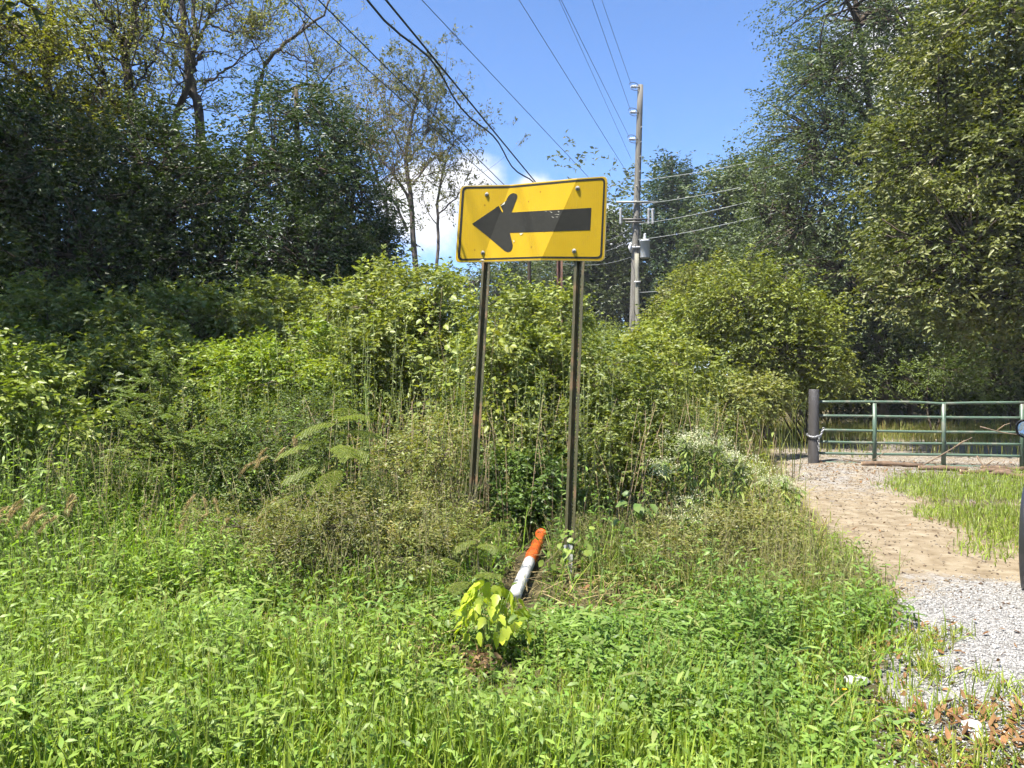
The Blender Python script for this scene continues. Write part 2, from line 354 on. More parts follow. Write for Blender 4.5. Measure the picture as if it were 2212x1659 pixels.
def tree(name, label, cat, base, top, ells, tr, ncl, ntw, nlf, L, W, cols, seed, crad=.35, twl=.5, mat=None, limbs=9, bark=(.07, .055, .04),
         kind='d', shell=.5, group=None, mids=None, twigs=False, upb=.5, minz=None, nstem=1, jit=.18):
    rng = np.random.default_rng(seed); mat = mat or M_LEAF
    base = np.array(base, float); base[2] = Hn(base[0], base[1])-.05
    root = thing(name, label, cat, base, group)
    C, O = sample_crown(rng, ells, ncl, shell)
    gz = H(C[:, 0], C[:, 1])+(.15 if minz is None else minz); C[:, 2] = np.maximum(C[:, 2], gz)
    gt, gb = G(), G()
    pts_all = []
    for s in range(nstem):
        tp = np.array(top, float)+(rng.normal(0, .35, 3)*np.array([1, 1, .3])*(s > 0)*np.linalg.norm(np.array(top)-base)*.25)
        bb = base+np.array([rng.normal(0, .12), rng.normal(0, .12), 0])*(s > 0)
        way = [bb]+([np.array(q, float) for q in mids] if mids and s == 0 else [bb*.6+tp*.4+rng.normal(0, .04*np.linalg.norm(tp-bb), 3)*np.array([1, 1, 0])])+[tp]
        tk = smoothpts(way, 12)
        rr = tr*np.linspace(1.0, .28, 12)*(1.0 if s == 0 else .7); rr[0] *= 1.25
        tube1(gt, tk, rr, bark, 8); pts_all.append(tk[3:])
    tkall = np.concatenate(pts_all)
    li = rng.choice(len(C), min(limbs, len(C)), replace=False)
    lc = C[li]; d2 = np.linalg.norm(lc[:, None, :2]-tkall[None, :, :2], axis=-1)
    want = lc[:, 2]-.55*np.min(d2, 1)
    j = np.argmin(np.abs(tkall[None, :, 2]-want[:, None])+.5*d2, 1); st = tkall[j]
    mid = st*.5+lc*.5+UP*(np.linalg.norm(lc-st, axis=1)*.12)[:, None]+rng.normal(0, .08, st.shape)*np.linalg.norm(lc-st, axis=1)[:, None]
    LB = bez(st, mid, lc, 7)
    tubes(gb, LB, (tr*.38*np.linspace(1, .25, 7))[None], np.array(bark)[None], 6)
    nodes = np.concatenate([LB[:, 2:].reshape(-1, 3), tkall[-6:]])
    dd = np.linalg.norm(C[:, None]-nodes[None], axis=-1); nn = nodes[np.argmin(dd, 1)]
    mid = nn*.5+C*.5+rng.normal(0, .1, C.shape)*np.min(dd, 1)[:, None]
    tubes(gb, bez(nn, mid, C, 4), (np.array([.16, .12, .08, .05])*tr)[None], np.array(bark)[None], 4)
    tk = gt.build('trunk', M_BARK, root, True); br = gb.build('branches', M_BARK, root, True)
    gc = G(); gw = G() if twigs else None
    sprays(gc, rng, C, O, crad, twl, ntw, nlf, L, W, cols, kind, upb, tw=gw, twcol=bark, jit=jit)
    cr = gc.build('crown', mat, root); cr['kind'] = 'stuff'
    obs = [tk, br, cr]
    if twigs: o = gw.build('twigs', M_BARK, root); o['kind'] = 'stuff'; obs.append(o)
    for o in obs: o.matrix_parent_inverse = Matrix.Translation(-Vector(base))
    return root

def shrub(name, label, cat, base, ells, ncl, ntw, nlf, L, W, cols, seed, crad=.15, twl=.3, mat=None, kind='d', shell=.45, stems=7, sr=.012,
          bark=(.10, .08, .045), group=None, upb=.6, jit=.2):
    rng = np.random.default_rng(seed); mat = mat or M_LEAF
    ncl = int(ncl*.62); ntw = int(ntw*1.7); crad *= .8
    base = np.array([base[0], base[1], Hn(base[0], base[1])-.03])
    root = thing(name, label, cat, base, group)
    C, O = sample_crown(rng, ells, ncl, shell); C[:, 2] = np.maximum(C[:, 2], H(C[:, 0], C[:, 1])+.08)
    gs = G()
    foot = base+np.c_[rng.normal(0, .12, (stems, 2)), np.zeros(stems)]
    li = rng.choice(len(C), stems, replace=False); lc = C[li]
    mid = foot*.45+lc*.55; mid[:, 2] += .25*np.abs(lc[:, 2]-base[2])
    SB = bez(foot, mid, lc, 8); tubes(gs, SB, (sr*np.linspace(1.2, .35, 8))[None], np.array(bark)[None], 5)
    nodes = SB[:, 2:].reshape(-1, 3); dd = np.linalg.norm(C[:, None]-nodes[None], axis=-1); nn = nodes[np.argmin(dd, 1)]
    md = nn*.5+C*.5+UP*.08*np.min(dd, 1)[:, None]
    tubes(gs, bez(nn, md, C, 4), (sr*.4*np.linspace(1, .5, 4))[None], np.array(bark)[None], 3)
    st = gs.build('stems', M_STEM, root)
    gc = G(); sprays(gc, rng, C, O, crad, twl, ntw, nlf, L, W, cols, kind, upb, tw=gs if False else None, jit=jit)
    fo = gc.build('foliage', mat, root); fo['kind'] = 'stuff'
    for o in (st, fo): o.matrix_parent_inverse = Matrix.Translation(-Vector(base))
    return root

def stemplants(g, gs, rng, xy, hts, lean, nlf, L, W, cols, kind='l', scol=(.10, .14, .03), sr=.0022, t0=.15, ang=.9, droop=.35, upb=.8, topscale=.7, zoff=0.0, leandir=None):
    """upright herb stems with alternate leaves"""
    n = len(xy); b = np.c_[xy, H(xy[:, 0], xy[:, 1])+zoff]
    a = rng.uniform(0, 2*math.pi, n); lv = np.c_[np.cos(a), np.sin(a), np.zeros(n)]*rng.uniform(.1, 1, n)[:, None]*lean
    if leandir is not None: lv = lv+np.array(leandir)
    top = b+(UP+lv)*hts[:, None]; mid = b+UP*hts[:, None]*.55+lv*hts[:, None]*.25
    t = np.linspace(0, 1, 4)
    if gs is not None:
        tubes(gs, bez(b, mid, top, 4), (sr*np.array([1.2, 1, .7, .35]))[None]*(hts[:, None]/hts.mean())**.5, np.array(scol)[None], 3)
    m = n*nlf
    T = np.tile(t0+(1-t0)*(np.arange(nlf)+.6)/nlf, n)+rng.uniform(-.4, .4, m)*(1-t0)/nlf; T = np.clip(T, .02, 1)
    B, M_, E = (np.repeat(q, nlf, 0) for q in (b, mid, top)); tt = T[:, None]
    pos = (1-tt)**2*B+2*tt*(1-tt)*M_+tt**2*E
    az = np.repeat(rng.uniform(0, 6.28, n), nlf)+np.tile(np.arange(nlf)*2.4, n)+rng.normal(0, .35, m)
    el = rng.normal(ang-.6, .3, m)
    ax = np.c_[np.cos(az)*np.cos(el), np.sin(az)*np.cos(el), np.sin(el)]
    nr = nrmz(UP*upb+unit(rng, m)*.5)
    ll = L*rng.uniform(.6, 1.2, m)*(1-(1-topscale)*T)
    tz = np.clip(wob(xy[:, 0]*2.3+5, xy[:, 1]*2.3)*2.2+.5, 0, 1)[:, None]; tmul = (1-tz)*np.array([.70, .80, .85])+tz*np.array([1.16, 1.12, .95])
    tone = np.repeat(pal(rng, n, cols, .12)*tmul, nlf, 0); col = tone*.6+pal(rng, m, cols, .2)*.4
    leaves(g, pos, ax, nr, ll, ll*W, col, kind, bend=rng.uniform(.05, droop*1.6, m), grav=True)
    return top

def blades(g, rng, xy, L, W, cols, spread=.5, bend=(.1, .7), zoff=0.0):
    n = len(xy); b = np.c_[xy, H(xy[:, 0], xy[:, 1])+zoff]
    a = rng.uniform(0, 6.28, n); s = np.abs(rng.normal(0, spread, n))
    ax = nrmz(np.c_[np.cos(a)*s, np.sin(a)*s, np.ones(n)])
    nr = nrmz(np.c_[np.cos(a), np.sin(a), np.full(n, -.2)]+.5*unit(rng, n))
    LL = np.broadcast_to(L, n)*rng.uniform(.55, 1.25, n)
    bd = rng.uniform(*bend, n)
    # bend sideways-down along lean direction
    leaves(g, b, ax, nr, LL, W*rng.uniform(.6, 1.3, n), pal(rng, n, cols, .2), 'b', bend=bd, grav=True)

# green palettes (linear base colours)
GRASS = [(.18, .285, .036), (.115, .21, .026), (.28, .36, .08), (.055, .12, .018)]
GRASSY = [(.26, .33, .04), (.18, .26, .03), (.33, .35, .09)]
STILT = [(.15, .27, .05), (.22, .335, .075), (.075, .155, .03), (.29, .36, .14)]
WEED = [(.15, .20, .06), (.22, .27, .09), (.08, .12, .035), (.30, .32, .14)]
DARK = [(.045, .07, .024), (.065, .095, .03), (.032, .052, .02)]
BLUE = [(.085, .12, .065), (.135, .17, .095), (.055, .08, .045)]
OLIVE = [(.09, .12, .034), (.14, .16, .055), (.05, .07, .022), (.21, .21, .10)]
YELG = [(.20, .26, .05), (.27, .29, .07), (.12, .17, .035)]
DRY = [(.30, .20, .10), (.38, .28, .15), (.22, .13, .06)]

# ------------------------------------------------------------------ arrow sign
def keep(o, root): o.matrix_parent_inverse = Matrix.Translation(-Vector(root.location)); return o
INV_L, INV_R = 1/6.18, 1/5.52
def _pix(cx, cy): return (1300+cx*600/2212)*2212/3072, (450+cy*450/1659)*1659/2304
def _iy(cx): return INV_L+(INV_R-INV_L)*(cx-277)/(1900-277)
def _pt(cx, cy, dY): return P(*_pix(cx, cy), 1/_iy(cx)+dY)
def _plane(a, b, c): n = np.cross(b-a, c-a); n = n/np.linalg.norm(n); n = n if n[1] < 0 else -n; return n, float(np.dot(n, a))
def _hit(pl, cx, cy):
    d = P(*_pix(cx, cy), 1.0)-np.array([0, 0, CAM_H]); o = np.array([0, 0, CAM_H]); n, k = pl
    return o+d*(k-np.dot(n, o))/np.dot(n, d)
PL_M = _plane(_pt(840, 420, 0), _pt(540, 1230, .01), _pt(1590, 320, -.10))
PL_L = _plane(_hit(PL_M, 840, 420), _hit(PL_M, 540, 1230), _pt(270, 800, -.075))
PL_R = _plane(_hit(PL_M, 1590, 320), _hit(PL_M, 1190, 1215), _pt(1900, 800, .0))
def signmap(cx, cy, off=0.0):
    f1 = 840+(cy-420)*(540-840)/810.; f2 = 1590+(cy-320)*(1190-1590)/895.
    pl = PL_L if cx < f1 else (PL_M if cx < f2 else PL_R)
    return _hit(pl, cx, cy)+np.array([-.5, -.86, .05])*off
def sign_poly(name, poly, mat, off, parent, thick=0, hole=None):
    bm = bmesh.new()
    vs = [bm.verts.new((x, y, 0)) for x, y in poly]
    if hole is None:
        bm.faces.new(vs)
    else:
        hs = [bm.verts.new((x, y, 0)) for x, y in hole]
        k = len(vs)
        for i in range(k): bm.faces.new((vs[i], vs[(i+1) % k], hs[(i+1) % k], hs[i]))
    bm.normal_update(); bmesh.ops.triangulate(bm, faces=bm.faces[:])
    for (x0, y0), (x1, y1) in (((840, 420), (540, 1230)), ((1590, 320), (1190, 1215))):
        d = Vector((x1-x0, y1-y0, 0)); nn = Vector((d.y, -d.x, 0)).normalized()
        bmesh.ops.bisect_plane(bm, geom=bm.verts[:]+bm.edges[:]+bm.faces[:], plane_co=(x0, y0, 0), plane_no=nn)
    for vtx in bm.verts: vtx.co = Vector(signmap(vtx.co.x, vtx.co.y, off))
    for f in bm.faces:
        f.normal_update()
        if f.normal.y > 0: f.normal_flip()
    if thick:
        r = bmesh.ops.extrude_face_region(bm, geom=bm.faces[:])
        for e in r['geom']:
            if isinstance(e, bmesh.types.BMVert): e.co += Vector((.5, .86, -.05))*thick
        bmesh.ops.recalc_face_normals(bm, faces=bm.faces[:])
    me = bpy.data.meshes.new(name); bm.to_mesh(me); bm.free(); me.materials.append(mat)
    o = bpy.data.objects.new(name, me); COL.objects.link(o); o.parent = parent
    return keep(o, parent)
def rrect(x0, y0, x1, y1, tl, tr, br, bl, r, k=5):
    # quad with rounded corners, corners given as points
    cs = [tl, tr, br, bl]; out_ = []
    for i in range(4):
        p = np.array(cs[i], float); a = np.array(cs[i-1], float); b = np.array(cs[(i+1) % 4], float)
        pa = p+(a-p)/np.linalg.norm(a-p)*r; pb = p+(b-p)/np.linalg.norm(b-p)*r
        for t in np.linspace(0, 1, k): out_.append(tuple((1-t)**2*pa+2*t*(1-t)*p+t*t*pb))
    return out_
def edgecurve(pts_top):  # insert the bends of the top and bottom edges
    return pts_top
def sign():
    root = thing('arrow_sign', 'bent yellow road sign with black arrow pointing left on two channel posts', 'road sign', (0.25, 5.85, Hn(.25, 5.85)))
    m, t, b = new_mat('yellow_reflective_sheeting')
    tc = t.nodes.new('ShaderNodeTexCoord')
    vo = t.nodes.new('ShaderNodeTexVoronoi'); vo.inputs['Scale'].default_value = 9; t.links.new(tc.outputs['Object'], vo.inputs['Vector'])
    mr = t.nodes.new('ShaderNodeMapRange'); mr.inputs['From Min'].default_value = .055; mr.inputs['From Max'].default_value = .085; t.links.new(vo.outputs['Distance'], mr.inputs['Value'])
    nz = t.nodes.new('ShaderNodeTexNoise'); nz.inputs['Scale'].default_value = 5; nz.inputs['Detail'].default_value = 6; t.links.new(tc.outputs['Object'], nz.inputs['Vector'])
    mx0 = t.nodes.new('ShaderNodeMix'); mx0.data_type = 'RGBA'; mx0.inputs[6].default_value = (.36, .22, .004, 1); mx0.inputs[7].default_value = (.46, .30, .012, 1); t.links.new(nz.outputs['Fac'], mx0.inputs[0])
    mx = t.nodes.new('ShaderNodeMix'); mx.data_type = 'RGBA'; mx.inputs[6].default_value = (.23, .13, .008, 1)
    t.links.new(mr.outputs['Result'], mx.inputs[0]); t.links.new(mx0.outputs[2], mx.inputs[7]); t.links.new(mx.outputs[2], b.inputs['Base Color'])
    b.inputs['Roughness'].default_value = .42; b.inputs['Specular IOR Level'].default_value = .22
    wv = t.nodes.new('ShaderNodeTexWave'); wv.inputs['Scale'].default_value = 22; t.links.new(tc.outputs['Object'], wv.inputs['Vector'])
    bp = t.nodes.new('ShaderNodeBump'); bp.inputs['Strength'].default_value = .12; bp.inputs['Distance'].default_value = .004; t.links.new(wv.outputs['Fac'], bp.inputs['Height']); t.links.new(bp.outputs[0], b.inputs['Normal'])
    blk, t2, b2 = new_mat('faded_black_print')
    nz2 = t2.nodes.new('ShaderNodeTexNoise'); nz2.inputs['Scale'].default_value = 14; nz2.inputs['Detail'].default_value = 7
    r2 = t2.nodes.new('ShaderNodeValToRGB'); r2.color_ramp.elements[0].color = (.013, .013, .010, 1); r2.color_ramp.elements[1].color = (.026, .025, .020, 1)
    t2.links.new(nz2.outputs['Fac'], r2.inputs[0]); t2.links.new(r2.outputs[0], b2.inputs['Base Color']); b2.inputs['Roughness'].default_value = .7; b2.inputs['Specular IOR Level'].default_value = .2
    edge, t3, b3 = new_mat('pale_sign_edge'); b3.inputs['Base Color'].default_value = (.48, .36, .14, 1); b3.inputs['Roughness'].default_value = .5
    # outline with kinks at the folds
    def outline(tl, tr, br, bl, kt1, kt2, kb2, kb1, r):
        q = rrect(0, 0, 0, 0, tl, tr, br, bl, r)
        k = 5; return q[:k]+[kt1, kt2]+q[k:3*k]+[kb2, kb1]+q[3*k:]
    o0 = outline((298, 398), (1926, 288), (1893, 1230), (240, 1246), (850, 383), (1600, 310), (1190, 1222), (545, 1240), 60)
    o1 = outline((305, 405), (1919, 295), (1886, 1223), (248, 1239), (850, 390), (1600, 318), (1190, 1215), (546, 1233), 56)
    panel = sign_poly('panel', o0, edge, -.001, root, .004)
    sign_poly('face', o1, m, .0012, panel)
    b0 = outline((322, 408), (1904, 307), (1868, 1203), (270, 1223), (850, 400), (1600, 328), (1190, 1197), (546, 1217), 52)
    b1 = outline((345, 431), (1884, 331), (1846, 1180), (296, 1203), (850, 420), (1600, 350), (1190, 1178), (546, 1198), 40)
    bo = sign_poly('border', b0, blk, .0030, panel, 0, b1); bo['label'] = 'thin black border line of the sign'
    def arc(p, a, b_, k=7):
        out_ = []
        for t_ in np.linspace(0, 1, k):
            out_.append(tuple((1-t_)**2*np.array(p[0])+2*t_*(1-t_)*np.array(p[1])+t_*t_*np.array(p[2])))
        return out_
    head = [(430, 818), (620, 690), (800, 570)]+arc([(805, 565), (838, 480), (888, 478)], 0, 0)+arc([(892, 478), (940, 485), (930, 530)], 0, 0)+[(868, 692), (1750, 640), (1736, 886), (848, 917)] \
        + arc([(880, 1050), (880, 1128), (826, 1130)], 0, 0)+arc([(822, 1130), (790, 1120), (770, 1100)], 0, 0)+[(600, 955)]
    ar = sign_poly('arrow', head, blk, .0031, panel); ar['label'] = 'black arrow with swept head pointing left'
    sign_poly('torn_strip', [(722, 610), (742, 604), (776, 685), (768, 694)], m, .0062, panel)
    sign_poly('torn_strip', [(690, 640), (760, 598), (790, 578), (796, 592), (745, 660), (760, 690), (735, 680)], edge if False else blk, .0050, panel)
    gl, _, bgl = new_mat('bare_scraped_metal'); bgl.inputs['Base Color'].default_value = (.55, .52, .42, 1); bgl.inputs['Roughness'].default_value = .4
    for q in ([(740, 625), (800, 572), (790, 600)], [(1225, 676), (1256, 678), (1255, 682)], [(1280, 672), (1318, 695), (1314, 698)], [(1308, 735), (1335, 748), (1330, 751)], [(1340, 712), (1395, 715), (1394, 719)],
              [(1345, 742), (1380, 740), (1380, 744)], [(955, 925), (1000, 918), (970, 945)], [(880, 1000), (905, 1005), (895, 1024)], [(515, 1222), (545, 1208), (572, 1222)], [(1380, 675), (1398, 685), (1390, 690)]):
        sign_poly('scrape', q, gl, .0056, panel)
    # bolts
    for cx, cy in ((594, 494), (1598, 425), (551, 1138), (1560, 1118)):
        g = G(); c = signmap(cx, cy, .004); n = nrmz(np.array([-.5, -.86, .05]))
        tube1(g, [c, c+n*.003], .017, (.2, .19, .17), 14); bo = keep(g.build('washer', M_METAL, root), root)
        g = G(); tube1(g, [c+n*.003, c+n*.012], .010, (.15, .145, .13), 6); o = g.build('bolt', M_METAL, bo)
        o.matrix_parent_inverse = Matrix.Identity(4)
    # U channel posts
    pm = rust_mat('painted_channel_steel', (.070, .064, .030), (.16, .10, .05), .52, 7, .5, .0, .45, .12)
    pm2 = rust_mat('galvanised_post_stub', (.33, .33, .32), (.20, .17, .13), .6, 12, .5, 0, .5)
    def post(top, bot, wide, mat, parent, name, holes=True, zt=None):
        top = np.array(top); bot = np.array(bot); ax = nrmz(top-bot); ln = np.linalg.norm(top-bot)
        sx = nrmz(np.cross(np.array([.50, .86, 0.0]), ax))*-1
        sx = nrmz(np.array([.86, -.5, 0])-ax*np.dot(np.array([.86, -.5, 0]), ax)); bk = nrmz(np.cross(ax, sx)); bk = bk if bk[1] > 0 else -bk
        hw = wide/2; fl = wide*.24; dp = wide*.42; th = .004
        bm = bmesh.new()
        prof = [(-hw, 0), (-hw+fl, 0), (-hw+fl+.006, dp), (hw-fl-.006, dp), (hw-fl, 0), (hw, 0)]
        step = .0254 if holes else ln; nseg = max(1, int(ln/step)) if holes else 1
        def pt(a, d, z): return Vector(bot+sx*a+bk*d+ax*z)
        def quad(*q): bm.faces.new([bm.verts.new(x) for x in q])
        for i in (0, 1, 3, 4):
            (a0, d0), (a1, d1) = prof[i], prof[i+1]
            quad(pt(a0, d0, 0), pt(a1, d1, 0), pt(a1, d1, ln), pt(a0, d0, ln))
        a0, a1 = prof[2][0], prof[3][0]; hr = .0052
        if not holes: quad(pt(a0, dp, 0), pt(a1, dp, 0), pt(a1, dp, ln), pt(a0, dp, ln))
        else:
            for i in range(nseg):
                z0, z1 = i*ln/nseg, (i+1)*ln/nseg; zc = (z0+z1)/2
                quad(pt(a0, dp, z0), pt(-hr, dp, z0), pt(-hr, dp, z1), pt(a0, dp, z1)); quad(pt(hr, dp, z0), pt(a1, dp, z0), pt(a1, dp, z1), pt(hr, dp, z1))
                quad(pt(-hr, dp, z0), pt(hr, dp, z0), pt(hr, dp, zc-hr), pt(-hr, dp, zc-hr)); quad(pt(-hr, dp, zc+hr), pt(hr, dp, zc+hr), pt(hr, dp, z1), pt(-hr, dp, z1))
        bmesh.ops.remove_doubles(bm, verts=bm.verts[:], dist=1e-5); bmesh.ops.recalc_face_normals(bm, faces=bm.faces[:])
        me = bpy.data.meshes.new(name); bm.to_mesh(me); bm.free(); me.materials.append(mat)
        o = bpy.data.objects.new(name, me); COL.objects.link(o)
        md = o.modifiers.new('thick', 'SOLIDIFY'); md.thickness = .0035; md.offset = 0
        if parent: o.parent = parent; keep(o, parent)
        return o
    t_l = signmap(594, 480, -.045); t_r = signmap(1598, 410, -.07)
    bl = P(1014, 1190, 6.12); br_ = P(1228, 1232, 5.75)
    post(t_l, bl, .078, pm, root, 'post'); post(t_r, br_, .082, pm, root, 'post')
    stub = post(P(1227.4, 1178, 5.66), P(1229, 1262, 5.66), .072, pm2, root, 'post_stub', False); stub['label'] = 'bare grey galvanised stub at the foot of the near post'
    return post
channel_post = sign()
M_RUSTPOST = rust_mat('rusty_brown_channel', (.09, .045, .035), (.17, .09, .06), .5, 9)
po = channel_post(P(1209, 548, 11.0), np.array([P(1208, 700, 11.0)[0], 11.0, Hn(.7, 11)-.1]), .095, M_RUSTPOST, None, 'metal_post', True)
tag(po, 'rust brown metal post in the weeds behind the yellow sign', 'post')
# wire twisted round the left post
root = thing('wire_loop', 'dark wire loop twisted round the far sign post', 'wire', P(1033, 1080, 6.06))
g = G(); c = P(1024, 1085, 5.98); a = np.linspace(0, 2*math.pi*1.1, 20)
tube1(g, np.c_[c[0]+.06*np.cos(a), c[1]+.045+.045*np.sin(a), c[2]+.004*np.sin(3*a)], .0022, (.05, .04, .035), 5)
keep(g.build('strand', M_WIRE, root), root)

# ------------------------------------------------------------------ marker pipe lying behind the sapling
def pipe():
    a = P(1168, 1140, 6.3); b_ = P(1112, 1295, 5.05)
    a[2] = Hn(a[0], a[1])+.13; b_[2] = Hn(b_[0], b_[1])+.06
    root = thing('marker_pipe', 'white plastic marker pipe with orange painted end lying beside the sign post', 'pipe', b_)
    pts = [b_+(a-b_)*t for t in np.linspace(0, 1, 40)]
    mw = vc_mat('white_plastic', .6, 13, .38, .2, spec=.3); mo = vc_mat('orange_paint', .6, 17, .5, .3, spec=.3)
    r = .043
    g = G(); tube1(g, pts[:21], r, (.42, .41, .38), 20); o = keep(g.build('white_tube', mw, root, True), root)
    g = G(); P2 = np.array(pts[20:]); rr = np.full(20, r*1.06); rr[[4, 5]] = r*1.2; rr[[9, 10]] = r*.92; rr[14:] = r*.9; rr[[12, 13]] = r*1.1
    tube1(g, P2, rr, (.34, .065, .008), 20); o = keep(g.build('orange_sleeve', mo, root, True), root)
    g = G(); e = pts[-1]; d = nrmz(a-b_); k = np.array([e+d*x for x in np.linspace(0, .07, 7)]); k[:, 2] += .01
    tube1(g, k, r*np.array([.9, 1.1, 1.15, 1.12, .95, .7, .3]), (.42, .08, .01), 16); keep(g.build('end_cap', mo, root, True), root)
pipe()

# ------------------------------------------------------------------ utility pole, brace pole, wires
PY = 32.5
def utility():
    base = P(1366, 735, PY); base[2] = Hn(base[0], base[1])-.2
    top = P(1383.5, 184, PY)
    root = thing('utility_pole', 'tall weathered wooden utility pole with insulators and grey transformer can', 'utility pole', base)
    g = G(); tube1(g, [base+(top-base)*t for t in np.linspace(0, 1, 12)], np.linspace(.175, .118, 12), (.15, .14, .12), 16)
    K = lambda o: keep(o, root)
    K(g.build('pole', M_WOOD, root, True))
    ax = nrmz(top-base)
    def on(v): t = (P(0, v, PY)[2]-base[2])/(top[2]-base[2]); return base+(top-base)*t
    for v in (190, 245, 303):                       # stand-off insulators on the left of the pole
        c = on(v); g = G()
        tube1(g, [c+np.array([-.10, -.05, 0]), c+np.array([-.20, -.08, .02])], .03, (.45, .44, .42), 8); br = K(g.build('bracket', M_METAL, root))
        g = G(); x = np.linspace(0, .26, 14); rr = np.array([.03, .085, .085, .04, .04, .08, .08, .04, .04, .072, .072, .04, .03, .02])
        tube1(g, np.c_[c[0]-.18-x, np.full(14, c[1]-.09), c[2]+.02+0*x], rr, (.4, .41, .43), 12); o = g.build('insulator', M_METAL, br); o.matrix_parent_inverse = Matrix.Identity(4)
        g = G(); a = np.linspace(.3, math.pi*1.85, 16)
        tube1(g, np.c_[c[0]-.28-.22*np.cos(a-.3), np.full(16, c[1]-.12), c[2]+.02+.17*np.sin(a)], .013, (.05, .05, .055), 6); o = g.build('jumper_wire', M_WIRE, br); o.matrix_parent_inverse = Matrix.Identity(4)
    for v, du0, du1, th, col in ((439, -46, 42, .04, (.24, .235, .21)), (476, -34, 26, .035, (.07, .065, .06)), (482, -26, 24, .03, (.07, .065, .06))):
        c = on(v); s = PY/FP; g = G(); box(g, (c[0]+du0*s, c[1]-.24, c[2]-th), (c[0]+du1*s, c[1]-.15, c[2]+th), col); K(g.build('crossarm', M_METAL, root))
    for du in (-36, 24, 33):
        c = on(470); s = PY/FP; g = G(); z = np.linspace(-.35, .32, 15)
        tube1(g, np.c_[np.full(15, c[0]+du*s), np.full(15, c[1]-.25), c[2]+z], np.where(np.arange(15) % 2 == 0, .05, .075 if du > 30 else .055), (.27, .27, .27), 10); K(g.build('cutout_fuse', M_METAL, root))
    for z in np.arange(.8, 9.6, .62):                # pole steps, bolts
        c = base+ax*z; k = -1 if int(z*10) % 2 else 1; g = G()
        tube1(g, [c+np.array([.05*k, -.13, 0]), c+np.array([.07*k, -.22, .01])], .022, (.42, .41, .39), 6); K(g.build('step_bolt', M_METAL, root))
    # transformer
    c = P(1391, 541, PY)+np.array([0, -.25, 0]); g = G(); hh = .36
    z = np.array([-hh, -hh+.02, hh-.05, hh-.04, hh, hh+.05, hh+.07]); rr = np.array([.19, .20, .20, .225, .225, .16, .02])
    tube1(g, np.c_[np.full(7, c[0]), np.full(7, c[1]), c[2]+z], rr, (.40, .41, .42), 22); tr = K(g.build('transformer', M_METAL, root, True)); tr['label'] = 'pale grey cylindrical transformer can'
    g = G(); z = np.linspace(0, .26, 9); tube1(g, np.c_[np.full(9, c[0]), np.full(9, c[1]), c[2]+hh+.05+z], np.array([.05, .075, .05, .07, .05, .06, .045, .06, .03]), (.55, .55, .55), 10); o = g.build('bushing', M_METAL, tr); o.matrix_parent_inverse = Matrix.Identity(4)
    g = G(); q = on(536); box(g, (q[0]-.32, q[1]-.2, q[2]-.03), (c[0], q[1]-.1, q[2]+.05), (.45, .45, .44)); K(g.build('mounting_bracket', M_METAL, root))
    g = G(); q = on(536); tube1(g, [q+np.array([-.22, -.2, -.22]), q+np.array([-.28, -.2, 0]), q+np.array([-.22, -.2, .2])], [.03, .07, .03], (.55, .55, .55), 8); K(g.build('insulator', M_METAL, root))
    g = G(); q0 = on(440); q1 = base+ax*.4
    a = np.linspace(0, 1, 60); p = q0[None]*(1-a[:, None])+q1[None]*a[:, None]; p[:, 0] += .17*np.sin(a*3+1.2); p[:, 1] -= .15+.03*np.cos(a*3)
    tube1(g, p, .02, (.06, .06, .06), 5); K(g.build('ground_cable', M_WIRE, root))
    # second, thinner pole standing just right
    b2 = P(1378, 740, PY-.3); b2[2] = Hn(b2[0], b2[1])-.2; t2 = P(1376, 548, PY-.3)
    r2 = thing('brace_pole', 'thin grey green service pole standing against the tall utility pole', 'pole', b2)
    g = G(); tube1(g, [b2+(t2-b2)*t for t in np.linspace(0, 1, 8)], np.linspace(.105, .085, 8), (.23, .22, .17), 14); keep(g.build('shaft', M_WOOD, r2, True), r2)
    g = G(); c = t2-np.array([0, 0, 1.2]); box(g, (c[0]-.13, c[1]-.14, c[2]-.04), (c[0]+.13, c[1]-.08, c[2]+.04), (.4, .4, .38)); keep(g.build('clamp', M_METAL, r2), r2)
    return on
pole_at = utility()
wl = [  # (attach u, v, u at v=0, radius, label)
 (1366, 190, 1300, .008, 'topmost power wire running from the pole top up over the camera'),
 (1364, 244, 1279, .008, 'second power wire from the pole top, to the middle insulator'),
 (1362, 302, 1213, .008, 'third power wire, ending at the lowest stand-off insulator'),
 (1364, 345, 1208, .006, 'thin wire beside the third power wire, meeting the bare pole'),
 (1362, 385, 1121, .008, 'wire ending at the pole just right of the sign top'),
 (1325, 440, 913, .008, 'wire crossing the blue sky to the end of the crossarm'),
 (1360, 641, 833, .010, 'upper of the two thick black cables crossing above the sign'),
 (1360, 646, 805, .010, 'lower, wavy one of the two thick black cables above the sign'),
 (1360, 669, 683, .005, 'thin wire over the bare tree, upper of the pair'),
 (1360, 655, 628, .005, 'thin wire over the bare tree, lower of the pair')]
